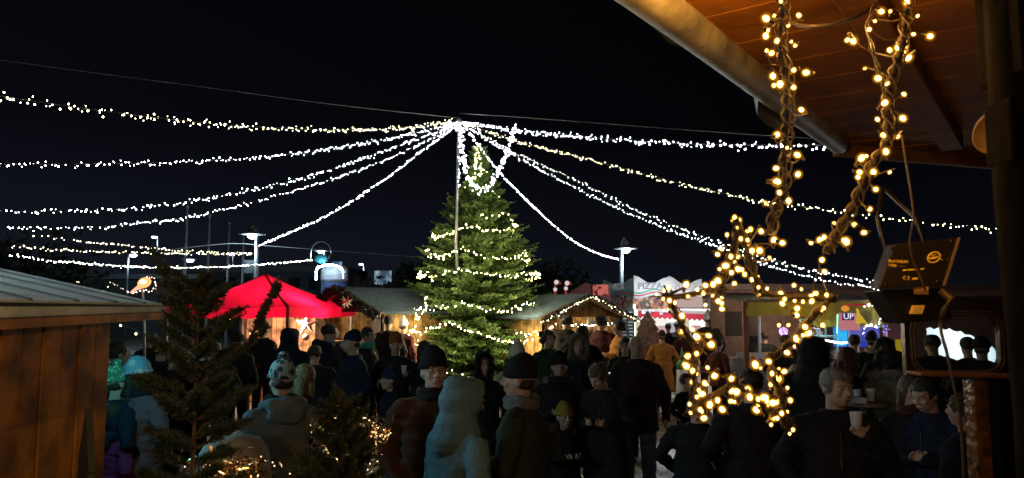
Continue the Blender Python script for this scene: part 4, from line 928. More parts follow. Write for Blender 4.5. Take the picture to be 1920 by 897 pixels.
# ---- dark side wall with rounded window, ledge, lit post
WY = 2.55
def wp(px, py): return P(px, py, WY)
sw = thing('side_panel', 'dark glossy weather panel with a rounded clear window, lower right', 'panel', (GX(1785,WY), WY, 0)); w0 = Vector((GX(1785,WY), WY, 0))
def rr_pts(x0, y0, x1, y1, rc, n_=6):
    pts = []
    for (cx, cy, a0) in ((x1-rc,y1-rc,0),(x0+rc,y1-rc,90),(x0+rc,y0+rc,180),(x1-rc,y0+rc,270)):
        for k in range(n_+1): a = R(a0+90*k/n_); pts.append((cx+rc*math.cos(a), cy+rc*math.sin(a)))
    return pts
a = wp(1716,697)-w0; c = wp(1872,590)-w0
inner = rr_pts(a.x, a.z, c.x, c.z, .055); outer = []
oa = wp(1700,705)-w0; oc = wp(1905,556)-w0
for (x, z) in inner:
    ox_ = oa.x if x < (a.x+c.x)/2 else oc.x; oz_ = oa.z if z < (a.z+c.z)/2 else oc.z
    outer.append((x, z))
# panel as ring: inner loop to rectangle ring
b = MB(); n_ = len(inner); cx = (a.x+c.x)/2; cz_ = (a.z+c.z)/2; vs = []; fs = []
def proj(x, z):
    dx, dz = x-cx, z-cz_; k = min((oc.x-cx)/dx if dx > 1e-6 else ((oa.x-cx)/dx if dx < -1e-6 else 1e9), (oc.z-cz_)/dz if dz > 1e-6 else ((oa.z-cz_)/dz if dz < -1e-6 else 1e9)); return cx+dx*k, cz_+dz*k
ring = [(x, z) for x, z in inner]; corners = []
for (x, z) in ring: vs.append((x, 0, z))
for (x, z) in ring: X, Z = proj(x, z); vs.append((X, 0, Z))
for (x, z) in ring: vs.append((x, .025, z))
for (x, z) in ring: X, Z = proj(x, z); vs.append((X, .025, Z))
for i in range(n_):
    j = (i+1)%n_; fs += [(i,j,n_+j,n_+i),(2*n_+i,3*n_+i,3*n_+j,2*n_+j),(i,2*n_+i,2*n_+j,j),(n_+i,n_+j,3*n_+j,3*n_+i)]
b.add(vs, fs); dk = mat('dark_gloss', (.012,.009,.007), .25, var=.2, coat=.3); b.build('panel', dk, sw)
b = MB(); b.tube([Vector((x,-.004,z)) for x, z in inner+inner[:1]], .005, 8, cap=False); b.build('window_trim', mat('trim_rubber', (.035,.025,.02), .35), sw, True)
b = MB(); b.tube([Vector((cx+(x-cx)*1.07,-.004,cz_+(z-cz_)*1.10)) for x, z in inner+inner[:1]], .004, 8, cap=False); b.build('window_trim', mat('trim_rubber', (.035,.025,.02), .35), sw, True)
b = MB(); b.box((cx,.012,cz_), (c.x-a.x,.004,c.z-a.z)); b.build('window_pane', glass('window_glass', (.85,.9,.9), .93), sw)
b = MB(); b.box((oc.x+.035,.01,(oa.z+oc.z)/2+.02), (.07,.05,1.0)); b.build('post', mat('panel_post', (.015,.010,.006), .8, spec=.1), sw, bevel=.01)
le = thing('wooden_ledge', 'narrow orange-lit wooden ledge beneath the rounded window', 'ledge', (GX(1800,2.45), 2.45, 0))
l0 = Vector((GX(1800,2.45), 2.45, 0)); q0 = P(1712,700,2.45)-l0; q1 = P(1905,706,2.45)-l0
b = MB(); b.bar(q0, q1, .09, .013); b.build('board', mat('ledge_wood', (.12,.05,.01), .45, var=.3), le, bevel=.004)
b = MB(); xx = P(1842,760,2.45).x-l0.x; b.box((xx,.03,.93), (.055,.055,1.86)); b.build('support', mat('wet_post', (.10,.035,.005), .25, var=.8, scale=22, bump=1.0, bscale=35), le, bevel=.006)
b = MB(); b.box((xx+.12,.05,.93), (.08,.03,1.86)); b.build('support', mat('black_post', (.02,.016,.012), .85), le)

# ---- stage light seen from behind with printed back plate
sl = thing('stage_light', 'stage light hanging with its printed black back plate towards us', 'stage light', P(1724,495,2.0))
tilt = Euler((R(-12), R(6), R(-8)), 'XYZ').to_matrix()
def pl(px, py, dy=0): v = P(px, py, 2.0)-P(1724,495,2.0); v.y = dy; return v
cp = [pl(1677,458), pl(1797,446), pl(1768,536), pl(1647,541)]
b = MB(); b.prism(cp, (0,.05,0)); b.build('back_plate', mat('plate_black', (.014,.009,.005), .45, var=.2, bump=.1), sl, bevel=.003)
b = MB(); b.bar(pl(1797,446,-.004), pl(1768,536,-.004), .008, .004); b.build('plate_edge', mat('plate_edge', (.16,.11,.05), .5), sl)
for (px, py) in ((1671,466),(1783,453),(1757,528),(1660,534),(1776,488)):
    b = MB(); v = pl(px,py); b.lathe([(.0045,0),(.0045,.004),(.002,.005)], (0,0,0), 12); o = b.build('screw', mat('screw_dark', (.06,.05,.04), .3, .9), sl, True); o.location = v+Vector((0,-.002,0)); o.rotation_euler = (PI/2,0,0)
yt = mat('print_yellow', (1,.62,.05), .6, bump=0); sh = Matrix.Identity(3)
def ptext(s, px, py, size, al='LEFT', ex=.0008):
    o = text(s, size, yt, sl, pl(px,py,-.002), (PI/2, R(3), 0), ex, align=al); 
    return o
ptext('PLATINUM', 1665, 490, .011); ptext('TV80', 1665, 498, .010); ptext('———', 1684, 499, .006)
ptext('C E', 1692, 521.5, .013)
b = MB()
for x0_, x1_, y_ in ((1692,1699,507),(1701,1712,506.5),(1714,1718,506),(1725,1732,505),(1710,1720,523)): b.bar(pl(x0_,y_,-.002), pl(x1_,y_-.5,-.002), .0012, .0035 if y_ < 520 else .0045)
b.build('small_print', yt, sl)
b = MB(); cc_ = pl(1750,483,-.003)
b.tube([cc_+Vector((.017*math.cos(a),0,.0135*math.sin(a)+.004*math.cos(a))) for a in np.linspace(0,2*PI,24)], .0022, 6, cap=False)
b.build('emblem', yt, sl, True); b = MB(); b.tube([cc_+Vector((-.020,-.001,-.004)), cc_+Vector((0,-.001,-.002)), cc_+Vector((.020,-.001,.004))], [.001,.0042,.001], 6); b.tube([cc_+Vector((.019,0,-.006)), cc_+Vector((.022,0,-.007))], .0018, 6); b.tube([cc_+Vector((-.008,0,.006)), cc_+Vector((.01,0,.007))], .0015, 6); b.build('emblem', yt, sl, True)
b = MB(); b.prism([pl(1660,544,.03), pl(1782,540,.03), pl(1800,600,.03), pl(1700,608,.03)], (0,.10,0)); b.build('housing', mat('housing_black', (.006,.005,.004), .35), sl, bevel=.004)
b = MB(); b.prism([pl(1714,589,.018), pl(1736,589,.018), pl(1741,573,.018), pl(1719,573,.018)], (0,.008,0)); b.build('rating_label', mat('label_yellow', (.75,.48,.10), .6, bump=0), sl)
b = MB()
for k in range(4): b.bar(pl(1720-k*.8,577+k*3,.015), pl(1735-k*.8,577+k*3,.015), .001, .001)
b.build('label_print', mat('label_ink', (.15,.08,.02), .6), sl)
b = MB(); b.bar(pl(1735,537,.02), pl(1727,549,.0), .035, .012); b.build('yoke_tab', mat('yoke_orange', (.25,.13,.03), .5), sl)
b = MB(); b.tube([pl(1762,545,.0), pl(1777,560,-.01), pl(1770,580,-.01), pl(1764,600,0)], [.010,.013,.011,.008], 10); b.build('plug', mat('plug_black', (.04,.03,.015), .4), sl, True)
for s in (-1, 1):
    b = MB(); b.tube([pl(1724+s*40,480,.06), pl(1724+s*38,400,.12), pl(1724,330,.2)], .006, 8); b.build('yoke', mat('housing_black', (.006,.005,.004), .35), sl, True)
cb = MB(); cb.tube(catmull([P(1764,600,2.0), P(1765,625,1.98), P(1775,660,1.97), P(1788,720,1.97), P(1800,780,1.97), P(1806,860,1.98), P(1808,930,2)], .04), .0042, 8)
tag(cb.build('power_lead', mat('lead_brown', (.03,.02,.01), .4), None, True, fixn=False), 'dark lead hanging from the stage light past the rounded window', 'cable')
cb = MB(); cb.tube(catmull([P(1690,248,1.9), P(1698,300,1.9), P(1708,360,1.9), P(1713,410,1.9), P(1706,450,1.93), P(1712,490,1.95), P(1722,510,1.95), P(1735,545,1.95)], .03), .0028, 6)
tag(cb.build('twisted_cord', mat('twisted_cord', (.05,.03,.015), .5), None, True, fixn=False), 'thin twisted cord dangling from the right garland over the stage light', 'cable')

# ------------------------------------------------------------------ hanging star and amber garlands
YF = 1.55
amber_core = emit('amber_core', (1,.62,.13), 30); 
am, n, l = newmat('amber_halo'); n.remove(n['Principled BSDF']); e_ = n.new('ShaderNodeEmission'); e_.inputs['Color'].default_value = (1,.36,.008,1); e_.inputs['Strength'].default_value = 1.15  # glowing shells paint a lens halo round each amber bulb
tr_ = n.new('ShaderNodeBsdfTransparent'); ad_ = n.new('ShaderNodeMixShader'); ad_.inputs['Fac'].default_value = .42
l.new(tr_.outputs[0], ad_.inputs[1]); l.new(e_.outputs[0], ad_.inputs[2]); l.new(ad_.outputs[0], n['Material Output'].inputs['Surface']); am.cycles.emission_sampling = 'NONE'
am2 = am.copy(); am2.name = 'amber_halo_outer'; [setattr(q.inputs['Fac'],'default_value',.085) for q in am2.node_tree.nodes if q.type == 'MIX_SHADER']; MC['am2'] = am2
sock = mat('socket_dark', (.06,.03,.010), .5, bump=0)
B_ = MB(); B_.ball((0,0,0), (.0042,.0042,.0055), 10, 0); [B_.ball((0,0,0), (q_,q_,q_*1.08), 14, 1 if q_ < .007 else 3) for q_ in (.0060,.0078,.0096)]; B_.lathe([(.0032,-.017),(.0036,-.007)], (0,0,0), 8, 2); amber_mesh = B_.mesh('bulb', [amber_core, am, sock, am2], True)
bark = mat('branch_bark', (.035,.017,.006), .8, var=.4, scale=20, bump=1.0, bscale=60)
def amber_set(parent, org, pts, Y=YF, anchor=None):
    """bulbs where the photograph shows them, each with a short twisted lead back to its branch"""
    B2 = MB()
    for (px, py) in pts:
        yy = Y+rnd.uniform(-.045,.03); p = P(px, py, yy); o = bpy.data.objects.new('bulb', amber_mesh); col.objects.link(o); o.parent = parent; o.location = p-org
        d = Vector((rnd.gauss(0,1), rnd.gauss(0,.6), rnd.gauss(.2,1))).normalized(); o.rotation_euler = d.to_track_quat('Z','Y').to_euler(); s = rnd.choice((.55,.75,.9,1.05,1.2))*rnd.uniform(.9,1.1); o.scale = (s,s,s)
        if anchor:
            a_ = min(anchor, key=lambda q: (Vector((q.x,0,q.z))-Vector((p.x,0,p.z))).length)
            m_ = (a_+p)/2+Vector((rnd.gauss(0,.006),rnd.gauss(0,.006),rnd.gauss(-.004,.006))); B2.tube([x-org for x in catmull([a_, m_, p-d*.012], .01)], .0011, 4)
    if anchor: B2.build('wiring', sock, parent, fixn=False)
zz1 = lambda L_, s, ox, oy: [(x/s+ox, y/s+oy) for x, y in L_]
left_b = zz1([(461,68),(491,58),(581,57),(541,93),(466,113),(460,132),(501,150),(553,153),(567,166),(463,186),(481,195),(563,257),(557,265),(607,266),(486,279),(490,313),(512,308),(535,305),(561,320),(541,353),(590,402),(501,493),(538,541),(575,567),(534,575),(498,616),(578,638),(501,665),(510,705),(543,735),(457,744),(490,783),(515,6)], 1.95, 1200, 0)
right_b = zz1([(882,42),(915,42),(859,78),(838,108),(758,147),(780,150),(1015,59),(1000,126),(1061,133),(913,184),(942,175),(961,197),(980,212),(822,250),(870,287),(906,307),(965,345),(895,377),(868,437),(961,433),(889,495),(941,499),(899,555),(810,579),(828,571),(803,630),(853,630),(913,631),(797,648),(862,693),(840,765),(709,817),(784,822),(819,851),(754,884),(745,880),(672,870),(656,877),(625,889),(975,8)], 1.95, 1200, 0)
star_b = zz1([(353,74),(410,75),(463,111),(497,122),(356,127),(371,156),(404,154),(444,183),(231,169),(248,150),(314,178),(264,216),(239,230),(315,230),(342,251),(300,290),(232,277),(181,297),(213,292),(249,346),(110,342),(181,377),(235,362),(8,352),(249,393),(85,422),(82,487),(145,508),(193,504),(204,539),(145,577),(108,587),(103,628),(95,622),(128,647),(190,634),(219,667),(131,695),(178,698),(186,704),(167,742),(288,680),(231,768),(199,787),(250,806),(288,731),(309,734),(285,772),(298,773),(355,725),(363,755),(423,757),(390,808),(403,782),(435,792),(458,779),(472,778),(434,772),(463,836),(460,842),(451,869),(489,835),(120,820),(175,842),(541,890),(518,717),(479,680),(505,650),(441,609),(386,622),(516,573),(548,547),(561,530),(603,493),(596,497),(590,467),(555,515),(483,460),(522,460),(662,461),(555,419),(557,392),(547,360),(490,332),(497,372),(545,297),(633,330),(616,340),(618,362),(660,192),(670,240),(30,305),(102,293)], 2.19, 1240, 400)
def braid(name, parent, org, pts, r=.0035, twist=.006, n=2, m=None, seg=6):
    ln = catmull(pts, .008); B2 = MB()
    for k in range(n):
        B2.tube([p-org+Vector((twist*math.cos(i*.55+k*2*PI/n), twist*math.sin(i*.55+k*2*PI/n), 0)) for i, p in enumerate(ln)], r, seg)
    return B2.build(name, m or sock, parent, True, fixn=False)
def garl(name, label, pxs, bulbs, width=.012):
    pts = [P(x, y, YF+.0) for x, y in pxs]; org = pts[0].copy(); t = thing(name, label, 'light garland', org, group='amber light garlands holding up the star')
    ln = catmull(pts, .02)
    B2 = MB(); B2.tube([p-org+Vector((0,.004,0)) for p in ln], [width*(1+.35*noise.noise(Vector((i*.3,1,0)))) for i in range(len(ln))], 8); B2.build('branch', bark, t, True, fixn=False)
    braid('wire_loops', t, org, pts, .0022, .013, 3)
    amber_set(t, org, bulbs, anchor=[p for p in ln[::2]]); return t
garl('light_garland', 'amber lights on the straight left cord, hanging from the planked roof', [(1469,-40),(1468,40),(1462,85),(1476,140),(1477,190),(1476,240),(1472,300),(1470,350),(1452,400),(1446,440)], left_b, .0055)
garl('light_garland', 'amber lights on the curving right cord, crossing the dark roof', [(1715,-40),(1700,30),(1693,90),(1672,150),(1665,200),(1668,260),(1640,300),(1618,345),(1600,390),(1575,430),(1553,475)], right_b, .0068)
string_extra = thing('light_garland', 'thin amber lead looping left of the curving right cord', 'light garland', P(1650,20,YF), group='amber light garlands holding up the star')
braid('wire_loops', string_extra, P(1650,20,YF), [P(1655,-20,YF),P(1632,30,YF),P(1628,60,YF),P(1640,110,YF),P(1650,145,YF),P(1662,180,YF)], .0022, .003, 2)
SP = [(1384,420),(1425,547),(1556,562),(1447,672),(1474,793),(1375,716),(1300,766),(1309,655),(1252,558),(1352,543)]
org = P(1400,600,YF); st = thing('willow_star', 'big five-pointed star of bark sticks wound with amber lights', 'star', org)
anch = []
for k in range(10):
    a, c = P(*SP[k],YF), P(*SP[(k+1)%10],YF+.012*(k%2)); ex = (c-a).normalized()*.012
    pts = [a-ex, a.lerp(c,.33)+Vector((rnd.gauss(0,.003),0,rnd.gauss(0,.003))), a.lerp(c,.66)+Vector((rnd.gauss(0,.003),0,rnd.gauss(0,.003))), c+ex]; ln = catmull(pts, .015); anch += ln
    B2 = MB(); B2.tube([p-org for p in ln], [.0062*(1+.3*noise.noise(Vector((i*.4,k,0)))) for i in range(len(ln))], 9); B2.build('stick', bark, st, True, fixn=False)
    braid('wire_loops', st, org, pts, .0018, .011, 2)
for (x0,y0,x1,y1) in [(1252,555,1245,535),(1256,552,1292,535),(1262,556,1310,548)]:
    B2 = MB(); B2.tube([P(x0,y0,YF)-org, P(x1,y1,YF)-org], [.004,.002], 6); B2.build('twig', bark, st, True, fixn=False)
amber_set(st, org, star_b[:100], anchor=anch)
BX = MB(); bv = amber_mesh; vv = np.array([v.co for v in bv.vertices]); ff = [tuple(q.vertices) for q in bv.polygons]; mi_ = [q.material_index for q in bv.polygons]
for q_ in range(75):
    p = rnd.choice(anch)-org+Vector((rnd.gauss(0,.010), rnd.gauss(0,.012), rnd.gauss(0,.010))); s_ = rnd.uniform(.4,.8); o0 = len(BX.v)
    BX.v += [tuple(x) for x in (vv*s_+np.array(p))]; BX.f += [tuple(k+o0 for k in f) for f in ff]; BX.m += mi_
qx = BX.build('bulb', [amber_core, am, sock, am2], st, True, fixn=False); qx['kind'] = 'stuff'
for (px, py, pw) in [(1475,100,1.2),(1680,80,1.3),(1600,60,1.0),(1660,220,.8),(1475,280,.6),(1330,600,.35),(1400,740,.4),(1500,560,.4),(1580,420,.4),(1430,450,.4)]:
    lamp('amber_glow', P(px, py, YF+.05), pw*2.2, (1,.48,.08), .03)
lamp('amber_glow', P(1400, -70, 2.0), 11.0, (1,.50,.09), .06)  # unseen lamp added above the view to turn the soffit orange

# ------------------------------------------------------------------ near firs, tinsel
def near_prof(h, rmax, z0=.3): return lambda z: max(.03, rmax*min(1, (h-z)/(h*.55)+.02))
fp = P(375, 520, 2.75); hh = fp.z
fir('small_fir', 'dark bare-stemmed small fir close by, between the left hut and the gazebo', (fp.x, 2.75, 0), hh, lambda z: .07+.13*min(1, max(0,(hh-z)/.3))+.05*math.sin(z*19), 66, 13, 21, needles=30, z0=.9, twl=.11, trunk_r=.024, up=.25, nlen=.026, col1=(.022,.048,.02), col2=(.010,.020,.010), group='firs standing close to us',
    extra=[((-.05,0,2.0), R(182), .12, 2.5), ((-.03,.03,2.0), R(176), .12, 2.1), ((.19,0,1.98), R(4), .09, 2.2), ((.17,.02,1.95), R(8), .11, 2.0), ((0.0,0,1.80), R(0), .24, .9), ((0,0,1.85), R(180), .16, .8), ((0,0,2.02), R(90), .05, 3.2)])
fp = P(655, 750, 2.7)
fir('small_fir', 'olive lit small fir tip at the bottom, right of the patterned knit hat', (GX(645,2.7), 2.7, 0), fp.z, lambda z: .03+.15*min(1, max(0,(fp.z-z)/.35)), 70, 13, 31, needles=32, z0=.9, twl=.10, trunk_r=.02, up=.45, nlen=.026, col1=(.060,.072,.022), col2=(.025,.036,.012), group='firs standing close to us')
def tinsel(label, px, py, Y, rx, rz, n_, seed, lit):
    rg = np.random.default_rng(seed); c = P(px, py, Y); t = thing('tinsel', label, 'tinsel', c, group='tinsel bunches near the bottom edge'); V=[]; F=[]; pos=[]
    for q in range(n_):
        p = np.array([rg.normal()*rx, rg.normal()*.05, rg.normal()*rz]); d = rg.normal(size=3)*.012; s = rg.normal(size=3)*.0028; k=len(V); V += [p-d, p-d*.2+s, p+d, p+d*.2-s]; F.append((k,k+1,k+2,k+3)); pos.append(p)
    me = bpy.data.meshes.new('foil'); me.from_pydata([tuple(v) for v in V], [], F); me.materials.append(mat('gold_foil', (.85,.62,.35), .18, 1.0, bump=0)); o = bpy.data.objects.new('foil', me); col.objects.link(o); o.parent = t
    bm_ = bulb_mesh('tinselbulb', .0028, emit('bulb_tinsel', (1,.72,.38), 3))
    for q in range(lit):
        o = bpy.data.objects.new('bulb', bm_); col.objects.link(o); o.parent = t; o.location = pos[rg.integers(n_)]
    lamp('tinsel_glow', c+Vector((0,-.12,.06)), .12, (1,.75,.45), .02)
tinsel('gold tinsel bunch at the foot of the dark near fir', 435, 882, 2.9, .07, .028, 900, 1, 34)
tinsel('gold tinsel bunch under the olive fir tip', 650, 855, 2.95, .055, .06, 1100, 2, 42)
tinsel('silver-gold tinsel strand right of the olive fir tip', 690, 812, 3.0, .035, .022, 500, 3, 22)
tinsel('sparse glitter strand behind the patterned hat wearer', 622, 790, 3.1, .03, .025, 200, 4, 10)
# pale cloth covered table beneath the near fir
ct_ = thing('cloth_table', 'table under a pale grey cloth behind the near fir', 'table', (GX(425,4.4), 4.6, 0))
b = MB(); b.lathe([(.27,0),(.25,.5),(.22,1.1),(.20,1.22),(.15,1.30),(.02,1.33)], (0,0,0), 24, sx=1.0); b.build('cloth', mat('cloth_pale', (.40,.38,.36), .85, bump=.5, bscale=8), ct_, True)
# unseen floodlight, placed to give the cyan light on the near crowd
fl = thing('floodlight', 'small unseen floodlight on a stand behind the left hut', 'floodlight', (-4.6, 5.4, 2.35))
b = MB(); b.tube([(0,0,-2.35),(0,0,-.05)], .02, 8); b.build('stand', steel, fl)
ws = thing('added_wall_spot', 'small unseen warm spotlight added to light the left hut wall', 'spotlight', (-.5,.3,2.6)); b = MB(); b.lathe([(.02,.08),(.05,.06),(.06,-.04)], (0,0,0), 14); b.build('housing', mat('housing_black', (.006,.005,.004), .35), ws, True)  # spot added out of view to warm the hut wall
la2 = lamp('added_spot_beam', (-.55,.36,2.55), 75, (1,.55,.18), .04, 'SPOT'); la2.data.spot_size = R(62); la2.data.spot_blend = .7; la2.rotation_euler = (Vector((-2.05,2.7,1.35))-Vector((-.55,.36,2.55))).to_track_quat('-Z','Y').to_euler()
b = MB(); b.box((0,0,0), (.16,.1,.12)); b.build('housing', mat('housing_black', (.006,.005,.004), .35), fl, bevel=.01); b = MB(); b.box((.083,0,0), (.005,.08,.1)); b.build('lens', emit('flood_lens', (.5,.9,1), 6), fl)
la = lamp('floodlight_beam', (-4.45,5.38,2.35), 110, (.30,.78,1), .12, 'SPOT'); la.data.spot_size = R(60); la.data.spot_blend = .8; la.rotation_euler = Vector((1.0,-.18,-.12)).to_track_quat('-Z','Y').to_euler()
# unseen lantern added behind the viewer as fill light on the crowd
ol = thing('added_lantern', 'white lantern added unseen behind the viewer to light the crowd', 'lamp', (-1.2,-2.2,2.65))
b = MB(); b.lathe([(.03,.1),(.07,.08),(.07,-.05),(.03,-.08)], (0,0,0), 14); b.build('glass_body', emit('lantern_glow', (.95,.95,.8), 6), ol, True)
lamp('added_lantern_light', (-1.2,-2.2,2.5), 98, (1,.90,.74), .12)
# ------------------------------------------------------------------ people
def remesh(mbd, voxel, smooth=4, disp=None, face_mat=None, name='body', mats=None, cut=None, ratio=None):
    me = mbd.mesh('tmp', []); bm = bmesh.new(); bm.from_mesh(me); bmesh.ops.recalc_face_normals(bm, faces=bm.faces); bm.to_mesh(me); bm.free()
    o = bpy.data.objects.new('tmp', me); col.objects.link(o)
    m = o.modifiers.new('r', 'REMESH'); m.mode = 'VOXEL'; m.voxel_size = voxel; m.use_smooth_shade = True
    if smooth: s = o.modifiers.new('s', 'SMOOTH'); s.factor = .5; s.iterations = smooth
    dg = bpy.context.evaluated_depsgraph_get(); dg.update(); out = bpy.data.meshes.new_from_object(o.evaluated_get(dg)); out.name = name
    bpy.data.objects.remove(o); bpy.data.meshes.remove(me)
    out.materials.clear()
    for mm in mats: out.materials.append(mm)
    if disp:
        vs = np.empty(len(out.vertices)*3); out.vertices.foreach_get('co', vs); vs = vs.reshape(-1,3)
        ns = np.empty(len(out.vertices)*3); out.vertices.foreach_get('normal', ns); ns = ns.reshape(-1,3)
        d = disp(vs, ns); out.vertices.foreach_set('co', (vs+ns*d[:,None]).ravel()); out.update()
    if cut:
        bm = bmesh.new(); bm.from_mesh(out); fs = [f for f in bm.faces if cut(f.calc_center_median())]; bmesh.ops.delete(bm, geom=fs, context='FACES'); bm.to_mesh(out); bm.free()
    out.polygons.foreach_set('use_smooth', [True]*len(out.polygons))
    return out
def putmesh(me, parent):
    o = bpy.data.objects.new(me.name, me); col.objects.link(o); o.parent = parent; return o
def cap(b, p, q, r0, r1, n_=4, seg=12):
    """tapered capsule"""
    p = Vector(p); q = Vector(q); d = (q-p); L = max(d.length, 1e-6); d.normalize(); pts = []; rs = []
    for k in range(4): a = PI/2*(k/4); pts.append(p-d*r0*math.cos(a)*.999); rs.append(max(.001, r0*math.sin(a)))
    for k in range(n_+1): pts.append(p.lerp(q, k/n_)); rs.append(r0+(r1-r0)*k/n_)
    for k in range(1,4): a = PI/2*(k/4); pts.append(q+d*r1*math.sin(a)*.999); rs.append(max(.001, r1*math.cos(a)))
    b.tube(pts, rs, seg)
def loft(b, secs, seg=20):
    vs = []; fs = []; n_ = len(secs)
    for (z, cx, cy, rx, ry) in secs:
        for k in range(seg):
            a = 2*PI*k/seg; c, s = math.cos(a), math.sin(a); e = 2/2.5
            vs.append((cx+rx*math.copysign(abs(c)**e, c), cy+ry*math.copysign(abs(s)**e, s), z))
    for i in range(n_-1):
        for k in range(seg): fs.append((i*seg+k, i*seg+(k+1)%seg, (i+1)*seg+(k+1)%seg, (i+1)*seg+k))
    fs.append(tuple(range(seg-1,-1,-1))); fs.append(tuple((n_-1)*seg+k for k in range(seg))); b.add(vs, fs)
ARMS = {'down': ((.27,.03,1.14),(.28,-.05,.89),(.27,-.09,.80)), 'pocket': ((.30,.07,1.15),(.23,-.10,.97),(.17,-.14,.93)),
        'hold': ((.27,-.02,1.13),(.12,-.25,1.17),(.05,-.30,1.20)), 'cup': ((.27,-.03,1.13),(.15,-.24,1.24),(.10,-.30,1.30)),
        'sip': ((.27,-.05,1.15),(.13,-.24,1.36),(.06,-.27,1.43)), 'out': ((.30,-.04,1.15),(.28,-.30,1.13),(.26,-.38,1.15)), 'walk': ((.26,.12,1.16),(.27,.10,.92),(.27,.06,.84))}
def noise_arr(vs, f, seed=0, amp=1):
    out = np.empty(len(vs))
    for i, v in enumerate(vs): out[i] = noise.noise((v[0]*f[0]+seed, v[1]*f[1], v[2]*f[2]))
    return out*amp
skin_m = {}
def skin(tone): 
    return mat('skin_%d'%tone, [(.48,.30,.22),(.42,.26,.19),(.52,.34,.27)][tone], .55, var=.12, scale=14, bump=.15, spec=.4)
def cloth(name, c, bump=.6, rough=.85): return mat('cloth_'+name, c, rough, var=.14, scale=60, bump=bump, bscale=70, spec=.2)
CL = dict(brown2=(.03,.018,.013), black=(.014,.014,.016), navy=(.012,.016,.034), brown=(.07,.030,.013), olive=(.035,.037,.022), greyblue=(.13,.165,.20), hoodie=(.13,.235,.27), green=(.03,.055,.028), parka=(.15,.19,.13),
          orange=(.42,.17,.035), rust=(.12,.03,.018), mauve=(.11,.075,.10), denim=(.07,.11,.18), jean_light=(.20,.32,.42), dark=(.018,.015,.014), maroon=(.06,.015,.015), teal=(.06,.36,.32), beige=(.34,.28,.2), cream=(.5,.47,.38), grey=(.12,.12,.12), magenta=(.18,.02,.10), white=(.6,.6,.58))
def col_m(n_): return cloth(n_, CL[n_])
PEOPLE = []
